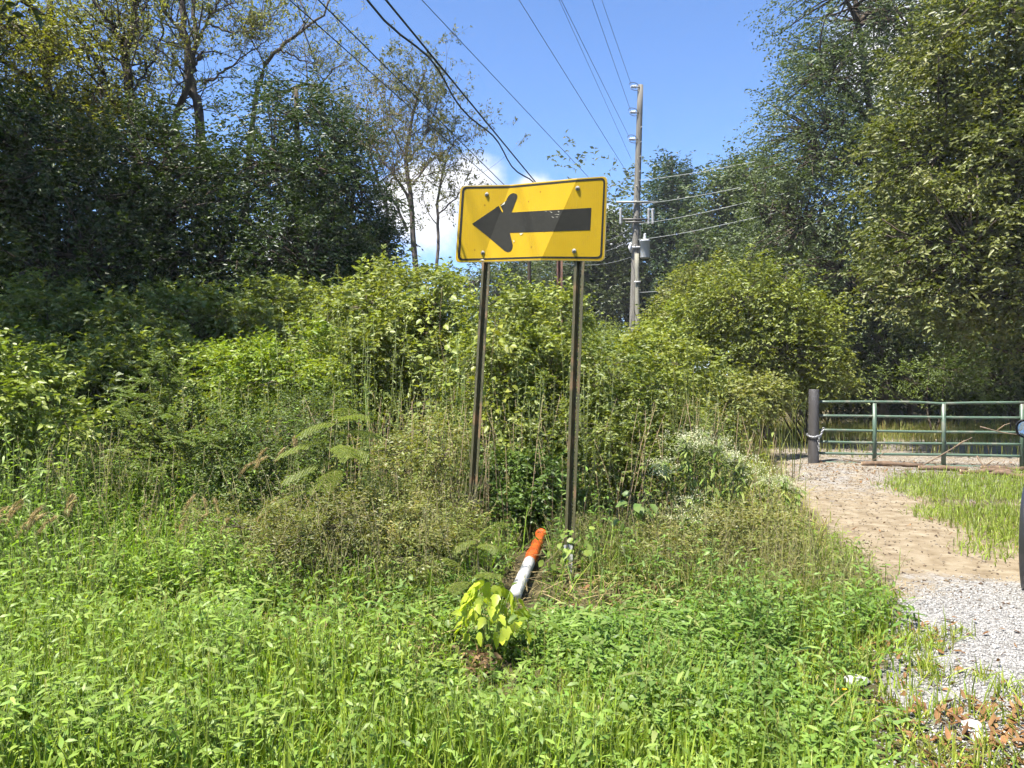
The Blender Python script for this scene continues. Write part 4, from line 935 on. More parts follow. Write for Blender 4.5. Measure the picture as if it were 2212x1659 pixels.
def limbtree(name, label, Y, stems, seed, nb, leafc, L, cols, bark=(.075, .062, .05), group=LW, blen=1.0, nl=4, bfrom=.3, leafW=.4, basepx=None):
    """sparse tree given by its limbs: lists of (u, v, radius in m), first limb is the trunk and goes to the ground"""
    rng = np.random.default_rng(seed)
    u, v, r = stems[0][0]; b = P(u, v, Y); b[2] = Hn(b[0], b[1])-.1
    root = thing(name, label, 'tree', b, group)
    gt, gb, gw, gl = G(), G(), G(), G(); allp = []; allr = []
    for i, s in enumerate(stems):
        pts = [P(a, c, Y+.35*math.sin(i*2.1+k*.7)*(i > 0)) for k, (a, c, _) in enumerate(s)]; rad = [q[2] for q in s]
        if i == 0: pts[0] = b
        k = 18; sp = smoothpts(pts, k); rr = .8*np.interp(np.linspace(0, 1, k), np.linspace(0, 1, len(rad)), rad)
        sp[1:-1] += rng.normal(0, .018, (k-2, 3))
        tube1(gt if i == 0 else gb, sp, rr, bark, 8)
        f = int(k*bfrom) if i == 0 else 3; allp.append(sp[f:]); allr.append(rr[f:])
    A = np.concatenate(allp); R = np.concatenate(allr)
    def shoot(A, R, n, ln, up):
        j = rng.choice(len(A), n); st = A[j]; r0 = np.minimum(R[j]*.5, .02)
        d = nrmz(unit(rng, n)*np.array([1, .8, .7])+UP*up); l = ln*rng.uniform(.4, 1.3, n)
        mid = st+d*(l*.5)[:, None]+rng.normal(0, .10, st.shape)*l[:, None]; en = st+nrmz(d+.5*unit(rng, n)+UP*.2)*l[:, None]
        return bez(st, mid, en, 6), r0
    B1, r1 = shoot(A, R, nb, 1.3*blen, .45); tubes(gb, B1, r1[:, None]*np.linspace(1, .4, 6)[None], np.array(bark)[None], 5)
    B1f = B1[:, 1:].reshape(-1, 3); R1 = np.repeat(r1, 5)*.7
    B2, r2 = shoot(B1f, R1, nb*4, .75*blen, .2); tubes(gw, B2, np.maximum(r2, .004)[:, None]*np.linspace(1, .35, 6)[None], np.array(bark)[None]*1.3, 3)
    B2f = B2[:, 2:].reshape(-1, 3)
    B3, r3 = shoot(B2f, np.full(len(B2f), .008), nb*8, .4*blen, .1); tubes(gw, B3[:, ::2], np.array([.004, .003, .0015])[None], np.array(bark)[None]*1.4, 3)
    ends = np.concatenate([B3[:, 2:].reshape(-1, 3), B2[:, 3:].reshape(-1, 3)]); n = int(leafc); j = rng.choice(len(ends), n)
    pos = ends[j]+rng.normal(0, .03, (n, 3)); ax = nrmz(unit(rng, n)-UP*.35)
    leaves(gl, pos, ax, nrmz(UP*.4+unit(rng, n)), L*rng.uniform(.5, 1.3, n), L*leafW*rng.uniform(.6, 1.2, n), pal(rng, n, cols, .2), 'd')
    obs = [gt.build('trunk', M_BARK, root, True), gb.build('branches', M_BARK, root, True), gw.build('twigs', M_BARK, root), gl.build('crown', M_LEAF, root)]
    obs[2]['kind'] = 'stuff'; obs[3]['kind'] = 'stuff'
    for o in obs: keep(o, root)
SPARSE = [(.17, .21, .06), (.22, .25, .08), (.12, .16, .045), (.24, .22, .10)]
limbtree('bare_tree', 'tall dark forked trunk with thin foliage, first of the two', 15.5,
  [[(300, 700, .16), (292, 300, .13), (278, 180, .115), (272, 120, .10), (290, 50, .085), (300, -30, .07)], [(272, 130, .08), (258, 90, .06), (240, 50, .05), (215, 20, .04), (190, -20, .035)], [(285, 70, .05), (300, 40, .03), (330, -10, .02)],
   [(280, 200, .04), (320, 150, .03), (350, 80, .022), (352, 20, .015)], [(276, 150, .03), (230, 110, .025), (180, 60, .018), (150, 0, .012)]], 51, 46, 6000, .085, SPARSE)
limbtree('bare_tree', 'tall dark trunk with a snapped limb and thin foliage', 15.5,
  [[(450, 700, .17), (432, 280, .12), (415, 190, .11), (405, 110, .09), (395, 30, .075), (398, -40, .06)], [(375, 330, .09), (380, 250, .085), (400, 200, .08), (420, 150, .075), (437, 112, .055)], [(412, 160, .07), (425, 80, .06), (415, 20, .05), (428, -40, .045)],
   [(405, 100, .06), (385, 60, .05), (360, 30, .04), (330, -20, .035)], [(420, 100, .04), (450, 40, .03), (470, 10, .022), (490, -30, .016)], [(440, 45, .03), (500, 70, .022), (560, 60, .015), (600, 40, .01)], [(440, 180, .035), (490, 150, .025), (540, 110, .016), (590, 80, .01)]], 52, 56, 6000, .085, SPARSE)
limbtree('bare_tree', 'slender leaning tree with pale twigs reaching into the sky', 16.2,
  [[(520, 700, .09), (545, 260, .07), (562, 175, .06), (575, 140, .055), (600, 105, .05), (640, 75, .04), (690, 35, .03), (720, -10, .02)], [(600, 106, .03), (650, 130, .02), (690, 140, .012)], [(650, 70, .03), (660, 30, .02), (640, -10, .015)], [(565, 210, .04), (620, 195, .045), (660, 183, .045), (700, 190, .035), (720, 212, .02)], [(690, 190, .02), (720, 150, .015), (750, 140, .01)], [(720, 210, .018), (740, 240, .014), (750, 260, .01)],
   [(575, 145, .02), (540, 80, .018), (500, 30, .012)]], 53, 44, 4200, .07, SPARSE, bark=(.11, .09, .075), blen=.8)
limbtree('airy_tree', 'thin multi-stemmed airy tree in front of the white cloud', 25,
  [[(905, 620, .13), (893, 520, .11), (888, 430, .095), (878, 340, .08), (890, 260, .06), (905, 200, .045), (920, 150, .03)], [(888, 440, .07), (860, 390, .055), (825, 345, .04), (805, 300, .03), (830, 250, .02)], [(880, 500, .06), (855, 440, .05), (830, 415, .045), (800, 385, .03), (780, 330, .02), (785, 300, .015)],
   [(945, 600, .07), (947, 500, .06), (945, 440, .055), (955, 380, .045), (968, 330, .03), (985, 300, .02)], [(885, 350, .045), (915, 300, .035), (940, 240, .025), (945, 190, .018)], [(890, 400, .04), (930, 350, .03), (970, 320, .02)], [(880, 350, .04), (850, 280, .03), (840, 220, .02), (860, 170, .015)], [(948, 460, .035), (990, 420, .025), (1020, 360, .015)]],
  54, 95, 12000, .11, [(.10, .13, .05), (.13, .15, .06), (.16, .13, .07), (.08, .11, .045)], bark=(.10, .085, .075), group=CW, blen=1.25)
limbtree('airy_tree', 'small reddish twigged tree between the evergreens and the cloud', 22,
  [[(830, 640, .08), (835, 480, .06), (820, 400, .05), (800, 330, .04), (790, 270, .03), (795, 220, .02)], [(825, 420, .035), (850, 380, .025), (860, 330, .018)], [(800, 340, .025), (770, 300, .02), (755, 270, .012)]],
  55, 40, 4200, .09, [(.12, .12, .05), (.16, .11, .06), (.09, .12, .04)], bark=(.11, .08, .075), group=CW)

# ------------------------------------------------------------------ far wood that closes the horizon
def far_wood():
    rng = np.random.default_rng(70); g = G(); C = []
    for k in range(1500):
        a = rng.uniform(-1.25, 1.25); d = rng.uniform(52, 75); x, y = d*math.sin(a), d*math.cos(a)
        top = 7.0+2.2*math.sin(a*9)+1.6*math.sin(a*23+1)
        if x > 4: top += 7
        C.append((x, y, Hn(x, y)+rng.uniform(0, 1)**.8*top))
    C = np.array(C); O = nrmz(np.c_[-C[:, 0], -C[:, 1], np.full(len(C), 20)])
    sprays(g, rng, C, O, 1.3, 1.6, 5, 7, .42, .5, DARK+BLUE, 'd')
    o = g.build('far_woods', M_LEAF); tag(o, 'mass of woodland closing the view far behind the bank', 'woodland', kind='stuff')
far_wood()

# ------------------------------------------------------------------ shrubs and tall herbs of the middle ground
SG = 'shrubs on the overgrown bank'
shrub('glossy_shrub', 'bright glossy leaved shrub at the left border, tips lit', 'shrub', gp(40, 6.6),
      [ell(40, 880, 6.5, 130, 100, .5), ell(60, 790, 6.6, 60, 60, .35), ell(170, 910, 6.4, 70, 40, .3), ell(-60, 850, 6.5, 100, 120, .5)], 110, 6, 8, .062, .5, [(.17, .22, .04), (.12, .16, .035), (.22, .26, .07)], 101, .1, .22, M_GLOSS, 'o', group=SG)
def arching(name, label, base, tips, seed, cols, L=.024, npair=26, droop=.25):
    rng = np.random.default_rng(seed); b = np.array([base[0], base[1], Hn(base[0], base[1])]); root = thing(name, label, 'shrub', b, SG)
    gs, gl = G(), G(); tips = np.array(tips); n = len(tips)
    st = b+np.c_[rng.normal(0, .10, (n, 2)), np.zeros(n)]; mid = st*.4+tips*.6; mid[:, 2] = tips[:, 2]+.12+rng.uniform(0, .15, n)
    Bz = bez(st, mid, tips, 16); tubes(gs, Bz, (.006*np.linspace(1, .3, 16))[None], np.array((.12, .10, .05))[None], 4)
    # side twigs in flat sprays
    tw = []
    for q in range(n):
        for k in range(5, 16):
            for s in (-1, 1):
                d = nrmz(Bz[q, min(k, 15)]-Bz[q, k-1]); sd = nrmz(np.cross(d, UP))*s; l = rng.uniform(.10, .28)
                e = Bz[q, k]+(d*.75+sd*.55+UP*rng.normal(.05, .15))*l; tw.append((Bz[q, k], (Bz[q, k]+e)/2+UP*.01, e))
    tw = np.array(tw); T = bez(tw[:, 0], tw[:, 1], tw[:, 2], 5); tubes(gs, T, np.array([.0018, .0016, .0014, .001, .0006])[None], np.array((.13, .12, .05))[None], 3)
    m = len(tw); k = 9; t = (np.arange(k)+.7)/k; pos = tw[:, None, 0]*(1-t)[None, :, None]+tw[:, None, 2]*t[None, :, None]
    d = nrmz(tw[:, 2]-tw[:, 0]); sd = nrmz(np.cross(d, UP))
    for s in (-1, 1):
        pp = pos.reshape(-1, 3); dd = np.repeat(d, k, 0); ss = np.repeat(sd, k, 0)*s; nn = len(pp)
        leaves(gl, pp, nrmz(dd*.45+ss+UP*rng.normal(.1, .25, nn)[:, None]), nrmz(UP+.35*unit(rng, nn)), L*rng.uniform(.7, 1.3, nn), L*.55*rng.uniform(.8, 1.2, nn), pal(rng, nn, cols, .15), 'd')
    keep(gs.build('stems', M_STEM, root), root); o = keep(gl.build('foliage', M_GLOSS, root), root); o['kind'] = 'stuff'
rng = np.random.default_rng(102)
tips = [P(u, v, Y) for u, v, Y in [(255, 870, 6.6), (262, 915, 6.5), (275, 945, 6.4), (300, 830, 6.9), (330, 800, 7.1), (250, 975, 6.3), (290, 1000, 6.3), (380, 810, 7.2), (420, 850, 6.8), (470, 880, 6.6), (350, 900, 6.4), (390, 950, 6.3), (330, 1020, 6.2), (450, 960, 6.3), (500, 930, 6.5), (270, 900, 6.8)]]
arching('privet_shrub', 'arching shrub with tiny paired silvery leaves beside the dark gap', gp(430, 7.0), tips, 102, [(.12, .17, .06), (.16, .20, .09), (.09, .14, .05)], .036)
shrub('honeysuckle_shrub', 'sunlit yellow green mounded shrub behind the arching one', 'shrub', gp(600, 8.6),
      [ell(560, 790, 8.4, 110, 45, .6), ell(650, 760, 8.8, 110, 50, .6), ell(500, 830, 8.0, 90, 50, .5), ell(640, 850, 8.2, 130, 80, .6), ell(420, 790, 9, 90, 40, .5)], 230, 6, 8, .062, .45, YELG+GRASS[:2], 103, .12, .25, M_LEAF, 'd', group=SG)
shrub('tall_bush', 'tall leafy bush against the dark trees left of the sign', 'shrub', gp(850, 10.2),
      [ell(850, 640, 10, 110, 55, .7), ell(780, 690, 9.8, 110, 55, .7), ell(900, 720, 9.6, 110, 80, .7), ell(820, 780, 9.3, 140, 70, .7), ell(940, 640, 10.2, 80, 60, .6)], 320, 6, 8, .075, .5, WEED+YELG[:1], 104, .15, .3, M_LEAF, 'd', group=SG, stems=10, sr=.018)
shrub('tall_bush', 'tangled sunlit bush with climbing vine straight behind the sign posts', 'shrub', gp(1110, 8.4),
      [ell(1100, 700, 8.6, 100, 90, .5), ell(1060, 830, 8.2, 110, 110, .5), ell(1160, 820, 8.2, 100, 130, .5), ell(1110, 960, 7.8, 130, 110, .5), ell(1180, 690, 9, 90, 60, .5)], 400, 6, 8, .062, .5, WEED+YELG[:1], 105, .13, .26, M_LEAF, 'd', group=SG, stems=12, sr=.014)
shrub('tall_bush', 'dark bramble bush with leathery leaves right of the near sign post', 'shrub', gp(1330, 8.2),
      [ell(1310, 830, 8.2, 100, 90, .5), ell(1380, 900, 8.0, 100, 80, .5), ell(1300, 980, 7.6, 110, 90, .5), ell(1400, 1010, 7.5, 90, 80, .45)], 260, 6, 8, .055, .5, [(.09, .14, .036), (.14, .19, .05), (.06, .09, .026), (.2, .22, .08)], 106, .13, .25, M_LEAF, 'd', group=SG, stems=10)
shrub('leafy_shrub', 'light green leafy shrub on the bank beyond the white flowers', 'shrub', gp(1440, 10.5),
      [ell(1400, 770, 10.8, 90, 40, .6), ell(1480, 790, 10.6, 80, 40, .5), ell(1400, 850, 10, 110, 60, .6)], 170, 6, 8, .075, .5, YELG+WEED, 107, .14, .28, M_LEAF, 'd', group=SG)
shrub('leafy_shrub', 'brownish green leafy shrub under the small yellow green tree', 'shrub', gp(1580, 13.8),
      [ell(1580, 850, 13.9, 80, 40, .8), ell(1650, 860, 14.4, 50, 35, .6), ell(1530, 880, 13.2, 80, 50, .7)], 200, 6, 8, .08, .5, WEED+[(.17, .13, .05)], 108, .15, .3, M_LEAF, 'd', group=SG)
shrub('shade_shrub', 'shaded vine covered shrub in front of the dark evergreens', 'shrub', gp(520, 11),
      [ell(520, 690, 11.2, 160, 45, .9), ell(640, 660, 11.8, 110, 40, .8), ell(400, 680, 11.4, 120, 45, .9)], 240, 6, 8, .085, .5, WEED[:3], 109, .2, .3, M_LEAF, 'd', group=SG)
shrub('shade_shrub', 'shaded vine covered shrub at the left border under the trees', 'shrub', gp(120, 10),
      [ell(100, 690, 10, 160, 60, .9), ell(250, 720, 10, 120, 50, .8), ell(20, 760, 9.5, 150, 60, .8)], 260, 6, 8, .085, .5, WEED[:3], 110, .2, .3, M_LEAF, 'd', group=SG)
shrub('shade_shrub', 'low shaded leafy hollow shrub between the glossy and arching ones', 'shrub', gp(260, 8.6),
      [ell(240, 850, 8.6, 130, 70, .6), ell(340, 780, 9.2, 120, 50, .7), ell(150, 800, 8.8, 120, 60, .6)], 200, 6, 8, .075, .5, WEED[:3], 111, .16, .28, M_LEAF, 'd', group=SG)
shrub('seedling_thicket', 'thicket of small shaded leaves behind the orange pipe end', 'shrub', gp(1120, 7.1),
      [ell(1090, 1040, 7.1, 80, 60, .3), ell(1170, 1050, 7.0, 70, 50, .3), ell(1110, 1110, 6.9, 80, 40, .25)], 170, 6, 8, .05, .42, [(.07, .12, .03), (.10, .16, .035)], 112, .1, .2, M_GLOSS, 'l', group=SG)
shrub('grey_weed_bush', 'fine leaved grey green bushy weed below the mounded shrub', 'shrub', gp(600, 6.9),
      [ell(600, 960, 6.8, 110, 70, .35), ell(500, 1000, 6.5, 90, 50, .3), ell(660, 900, 7.2, 90, 60, .35), ell(560, 1060, 6.3, 100, 50, .3)], 240, 7, 9, .034, .35, [(.11, .16, .05), (.15, .19, .07), (.08, .13, .04)], 113, .09, .2, M_LEAF, 'd', group=SG)
shrub('dry_weed_bush', 'half dried reddish brown weed bush left of the far sign post', 'shrub', gp(880, 6.5),
      [ell(880, 1010, 6.5, 90, 70, .3), ell(850, 1110, 6.2, 100, 60, .3), ell(940, 960, 6.7, 70, 60, .3)], 150, 6, 9, .035, .3, WEED+WEED[:2]+DRY[:1], 114, .09, .2, M_LEAF, 'l', group=SG)

shrub('grey_weed_bush', 'fine grey green weed bush below the large mimosa fronds', 'shrub', gp(690, 5.6),
      [ell(690, 1130, 5.6, 120, 40, .4), ell(600, 1180, 5.3, 90, 25, .3), ell(760, 1120, 5.6, 80, 60, .35), ell(520, 1130, 5.7, 100, 30, .4)], 170, 7, 9, .032, .32, [(.12, .16, .05), (.17, .20, .075), (.20, .17, .09)], 115, .08, .18, M_LEAF, 'd', group=SG)
shrub('dry_weed_bush', 'tan and green weed bush at the foot of the far sign post', 'shrub', gp(920, 5.5),
      [ell(900, 1190, 5.4, 110, 30, .35), ell(980, 1150, 5.7, 60, 50, .3), ell(850, 1130, 5.8, 80, 50, .3)], 130, 7, 9, .032, .3, WEED+WEED[:2]+DRY[:1], 116, .08, .18, M_LEAF, 'l', group=SG)
shrub('grey_weed_bush', 'pale fine weed bush under the white flowers near the drive', 'shrub', gp(1560, 5.9),
      [ell(1540, 1170, 5.9, 90, 60, .28), ell(1640, 1160, 6.2, 80, 50, .3), ell(1450, 1200, 5.7, 70, 40, .25)], 210, 7, 9, .036, .3, [(.14, .18, .055), (.20, .22, .08), (.24, .21, .10)], 117, .09, .2, M_LEAF, 'l', group=SG)
shrub('leafy_shrub', 'light green shrub filling the slope left of the yellow green tree', 'shrub', gp(1480, 19),
      [ell(1470, 700, 19, 80, 40, .9), ell(1550, 710, 19.5, 80, 45, .9), ell(1420, 735, 18, 60, 25, .8), ell(1600, 760, 18.5, 80, 40, .9)], 240, 7, 8, .11, .5, YELG+WEED[:2], 118, .2, .35, M_LEAF, 'd', group=SG, stems=9, sr=.02)
shrub('leafy_shrub', 'green shrub between the yellow green tree and the gate post', 'shrub', gp(1740, 18),
      [ell(1720, 810, 18, 80, 40, .9), ell(1660, 800, 18.5, 70, 40, .9), ell(1790, 830, 19, 50, 30, .7)], 220, 7, 8, .11, .5, OLIVE+WEED[:2], 119, .2, .35, M_LEAF, 'd', group=SG, stems=9, sr=.02)

# undergrowth carpets (uncountable)
def inview(x, y, pad=.1): return np.abs(x) < (.67+pad)*y+.3
def scatter(rng, n, x0, x1, y0, y1, dens=None):
    x = rng.uniform(x0, x1, n*3); y = y0+(y1-y0)*rng.random(n*3); k = inview(x, y)
    x, y = x[k], y[k]
    if dens is not None: q = rng.random(len(x)) < dens(x, y); x, y = x[q], y[q]
    return np.c_[x, y][:n]
def off_drive(x, y, m=.0): return sstep(-.1+m, .6+m, drive_left(y)-x)
rng = np.random.default_rng(200)
g, gs = G(), G()
xy = scatter(rng, 3600, -9, 7, 7.0, 15, lambda x, y: off_drive(x, y, .7))
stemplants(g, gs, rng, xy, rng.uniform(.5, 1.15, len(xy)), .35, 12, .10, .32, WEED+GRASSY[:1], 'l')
xy = scatter(rng, 3000, -14, 10, 14.5, 32, lambda x, y: off_drive(x, y, .1))
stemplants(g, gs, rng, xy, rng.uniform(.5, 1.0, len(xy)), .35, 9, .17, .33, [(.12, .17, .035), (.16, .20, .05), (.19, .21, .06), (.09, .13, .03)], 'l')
o = g.build('undergrowth', M_LEAF); tag(o, 'mixed leafy undergrowth covering the bank', 'undergrowth', kind='stuff')
o2 = gs.build('undergrowth_stems', M_STEM, o); 
# tall mixed stalks standing through the bushes
g, gs = G(), G(); rng = np.random.default_rng(203)
for (n, x0, x1, y0, y1, h0, h1, L, cols) in ((150, -2.4, .9, 7.3, 10, 1.3, 2.2, .055, WEED+YELG[:1]), (110, .5, 2.6, 7.4, 10, .9, 1.5, .055, WEED), (110, -3.4, -.8, 6.4, 8, .8, 1.3, .05, WEED+DRY[:1]), (260, .8, 6, 10, 17, .6, 1.2, .09, YELG+WEED), (90, -.8, .9, 6.7, 7.6, .8, 1.6, .05, WEED)):
    xy = scatter(rng, n, x0, x1, y0, y1, lambda x, y: off_drive(x, y, .8))
    stemplants(g, gs, rng, xy, rng.uniform(h0, h1, len(xy)), .16, 34, L, .38, cols, 'd', scol=(.11, .13, .045), sr=.0034, t0=.12, ang=.7)
xy = scatter(rng, 260, -1.6, 2.4, 6.3, 8.2, lambda x, y: off_drive(x, y, .5)); stemplants(g, gs, rng, xy, rng.uniform(.5, 1.3, len(xy)), .3, 10, .05, .2, DRY+WEED[:1], 'l', scol=(.26, .19, .11), sr=.003)
o = g.build('tall_weeds', M_LEAF); tag(o, 'tangle of tall weed stalks among the bushes on the bank', 'weeds', kind='stuff'); gs.build('weed_stalks', M_STEM, o)
# fine mid-height weeds between the verge and the bushes
g, gs = G(), G(); rng = np.random.default_rng(204)
for (n, x0, x1, y0, y1, h0, h1, cols) in ((420, -2.9, -.3, 5.0, 6.6, .3, .75, [(.13, .17, .05), (.18, .21, .075), (.25, .21, .11)]), (260, .9, 2.6, 5.3, 6.8, .25, .6, [(.15, .19, .05), (.21, .23, .08), (.26, .23, .11)]), (200, -4.2, -2.4, 5.6, 7.0, .5, .9, [(.15, .20, .05), (.21, .25, .07)])):
    xy = scatter(rng, n, x0, x1, y0, y1, lambda x, y: off_drive(x, y, .3)*(.25+.75*sstep(-.1, .15, wob(x*4.4+9, y*4.4))))
    stemplants(g, gs, rng, xy, rng.uniform(h0, h1, len(xy)), .45, 22, .045, .22, cols, 'l', scol=(.19, .16, .08), sr=.0022, t0=.1)
xy = scatter(rng, 1500, -3.2, 2.6, 5.0, 6.9, lambda x, y: off_drive(x, y, .2)*sstep(-.05, .2, wob(x*3.4+2, y*3.4)))
blades(g, rng, xy, .5, .005, [(.18, .21, .07), (.28, .24, .12), (.13, .18, .04)], .45, (.1, .8))
o = g.build('fine_weeds', M_GRASS); tag(o, 'fine half dry weeds between the grass verge and the bushes', 'weeds', kind='stuff'); gs.build('fine_weed_stalks', M_STEM, o)
# shaded vine carpet on the left bank
g = G(); rng = np.random.default_rng(201)
xy = scatter(rng, 5200, -12, -1.5, 7.6, 14.5)
b = np.c_[xy, H(xy[:, 0], xy[:, 1])+rng.uniform(.1, .85, len(xy))*(.4+1.3*np.clip(wob(xy[:, 0]*3, xy[:, 1]*3)*2+.5, 0, 1))]
sprays(g, rng, b, np.tile(UP, (len(b), 1)), .12, .25, 2, 5, .085, .55, WEED, 'd')
tag(g.build('vine_undergrowth', M_LEAF), 'shaded vine carpet over the left bank', 'undergrowth', kind='stuff')

# ------------------------------------------------------------------ grasses
rng = np.random.default_rng(300)
def bare(x, y):   # litter patch at the pipe and post foot, less growth
    return 1-.8*np.exp(-(((x-.62)/.42)**2+((y-5.15)/.5)**2))
def inpipe(x, y):
    t = np.clip((y-5.0)/1.3, -.15, 1); px = .02+t*.20
    return (np.abs(x-px) > .13) | (y < 4.75)
def nearside(x, y): return off_drive(x, y, -.05)*bare(x, y)*inpipe(x, y)
g, gs = G(), G()
# stilt grass: leafy stems
def clumpy(x, y): return (.30+.7*sstep(-.12, .22, wob(x*5.3+3, y*5.3)))*(1-.85*sstep(4.75, 5.3, y+.25*np.sin(x*4))*sstep(-2.3, -1.5, x))
def lowz(xy): return 1-.65*np.exp(-((xy[:, 0]+.08)/.42)**4-((xy[:, 1]-3.7)/.62)**4)-.55*np.exp(-((xy[:, 0]-.3)/.6)**4-((xy[:, 1]-5.0)/.6)**4)
for (n, y0, y1, h0, h1, L) in ((3900, 2.6, 4.2, .12, .30, .075), (4600, 4.2, 6.2, .16, .38, .085), (2200, 6.2, 7.6, .3, .6, .09)):
    xy = scatter(rng, n, -5.5, 3.2, y0, y1, lambda x, y: nearside(x, y)*clumpy(x, y))
    left = sstep(-1.0, -3.0, xy[:, 0])*sstep(4.6, 6.2, xy[:, 1])
    lump = .55+.95*np.clip(wob(xy[:, 0]*4.1, xy[:, 1]*4.1)*2.5+.5, 0, 1)
    hts = rng.uniform(h0, h1, len(xy))*(1+.8*left)*lump
    right = sstep(.9, 2.0, xy[:, 0]); hts *= (1-.45*right)*lowz(xy)
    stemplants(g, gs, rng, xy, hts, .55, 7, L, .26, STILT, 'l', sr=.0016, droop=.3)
xy = scatter(rng, 2600, -2.2, 2.9, 4.9, 7.0, lambda x, y: nearside(x, y)*(.35+.65*sstep(-.1, .2, wob(x*4+1, y*4))))
stemplants(g, gs, rng, xy, rng.uniform(.10, .34, len(xy))*lowz(xy), .6, 7, .06, .18, [(.16, .20, .06), (.22, .24, .09), (.10, .14, .04), (.27, .23, .12)], 'l', sr=.0016, scol=(.2, .17, .08))
o = g.build('stilt_grass', M_GRASS); tag(o, 'bright leafy grass stems carpeting the roadside verge', 'grass', kind='stuff'); gs.build('stilt_grass_stems', M_STEM, o)
# blades
g = G()
def bl_d(x, y): return nearside(x, y)*np.clip(.25+.75*np.clip(sstep(4.3, 3.1, y)+sstep(-1.2, -2.2, x)*sstep(5.2, 4.0, y)+.35*sstep(.9, 1.8, x), 0, 1), 0, 1)
xy = scatter(rng, 22000, -3.4, 3.0, 2.5, 5.4, bl_d); right = sstep(.7, 1.7, xy[:, 0])
blades(g, rng, xy, .30*(1-.45*right)*lowz(xy)*(.7+.6*np.clip(wob(xy[:, 0]*4, xy[:, 1]*4)*2+.5, 0, 1)), .0095, GRASS+GRASSY, .45, (.05, .7))
xy = scatter(rng, 9000, -6, 3.2, 5.0, 7.6, lambda x, y: nearside(x, y)*(.35+.65*sstep(-.6, -2, x)))
blades(g, rng, xy, .45*(1-.4*sstep(.5, 2, xy[:, 0]))*(1+.5*sstep(-2, -3.5, xy[:, 0])), .008, GRASS, .5, (.1, .8))
xy = scatter(rng, 7000, 1.0, 6.6, 5.4, 14.5, lambda x, y: off_drive(x, y, .05)*sstep(2.0, .2, drive_left(y)-x)*.9)
blades(g, rng, xy, .30+.25*sstep(7, 11, xy[:, 1]), .008, GRASSY+WEED+DRY[:1], .6, (.1, .8))
n = 130; xy = scatter(rng, n, -3.2, 1.6, 2.9, 5.0, nearside); n = len(xy); a = rng.uniform(0, 6.28, n)
leaves(g, np.c_[xy, H(xy[:, 0], xy[:, 1])+rng.uniform(.12, .28, n)*lowz(xy)], np.c_[np.cos(a), np.sin(a), rng.normal(.3, .3, n)], nrmz(UP+.4*unit(rng, n)), rng.uniform(.10, .19, n), rng.uniform(.018, .030, n), pal(rng, n, [(.22, .29, .10), (.28, .33, .14), (.16, .25, .06)], .12), 'l', bend=rng.uniform(.1, .7, n), grav=True)
xy = scatter(rng, 1100, -3.4, 2.4, 2.6, 5.6, nearside); blades(g, rng, xy, .24*lowz(xy), .006, [(.32, .27, .14), (.26, .20, .10), (.38, .34, .18)], .9, (.2, .9), .02)
xy = scatter(rng, 260, -3.4, 1.9, 2.7, 5.6, nearside); n = len(xy); b = np.c_[xy, H(xy[:, 0], xy[:, 1])]; t = b+np.c_[rng.normal(0, .10, (n, 2)), rng.uniform(.3, .55, n)*(.35+.65*lowz(xy))]
tubes(g, bez(b, (b+t)/2+UP*.03, t, 5), np.array([.0018, .0016, .0014, .0011, .0008])[None], np.array((.24, .27, .10))[None], 3)
m = 12; q = np.repeat(t, m, 0)-UP*np.tile(np.linspace(0, .07, m), n)[:, None]; leaves(g, q, nrmz(UP+.5*unit(rng, n*m)), unit(rng, n*m), .016, .004, pal(rng, n*m, [(.34, .33, .14), (.28, .25, .12)], .15), 'd')
for k in range(26):
    c = scatter(rng, 1, -3.0, 1.7, 2.9, 5.4, nearside)
    if not len(c): continue
    m = rng.integers(25, 60); xy = c+rng.normal(0, .13, (m, 2)); a = rng.uniform(0, 6.28, m); L = rng.uniform(.03, .055, m)
    leaves(g, np.c_[xy, H(xy[:, 0], xy[:, 1])+rng.uniform(.05, .24, m)*lowz(xy)], np.c_[np.cos(a), np.sin(a), rng.normal(0, .3, m)], nrmz(UP+.5*unit(rng, m)), L, L*.7, pal(rng, m, [(.10, .17, .05), (.15, .22, .07), (.20, .26, .10)], .12), 'o')
tag(g.build('verge_grass', M_GRASS), 'long blades of grass along the bottom of the verge', 'grass', kind='stuff')
# grass strip on the right of the drive and beyond the gate
g = G()
def rstrip(x, y): return sstep(.95, 1.5, x-drive_left(y)-.07*(y-8)+.15*np.sin(y*3))*sstep(6.5, 7.3, y+.3*np.sin(x*5))*sstep(12.6, 11.4, y)*np.where((y > 9.4) & (y < 9.9), .25, 1)
xy = scatter(rng, 15000, 3.5, 10, 6.2, 12.8, rstrip); blades(g, rng, xy, .17, .008, GRASSY+WEED+GRASS, .6, (.1, .8))
def bgate(x, y): return (.6*sstep(17.5, 19.5, y+.8*np.sin(x*1.3))+.18*sstep(14, 14.6, y)*(np.sin(x*2+y)>.2))*sstep(-1.0, .5, x-drive_left(y)+2)
xy = scatter(rng, 9000, 4.5, 17, 14.2, 23, bgate); blades(g, rng, xy, .5, .014, WEED+DRY[:1], .3, (.0, .4))
xy = scatter(rng, 100, 0, 1, 4, 5); x = rng.uniform(6, 20, 9000); y = rng.uniform(2, 20, 9000); k = sstep(6.8, 8.0, x-drive_left(y)) > rng.random(9000); blades(g, rng, np.c_[x, y][k], .3, .014, GRASSY+WEED, .5, (.1, .7))
tag(g.build('drive_grass', M_GRASS), 'patchy grass beside the drive and beyond the gate', 'grass', kind='stuff')
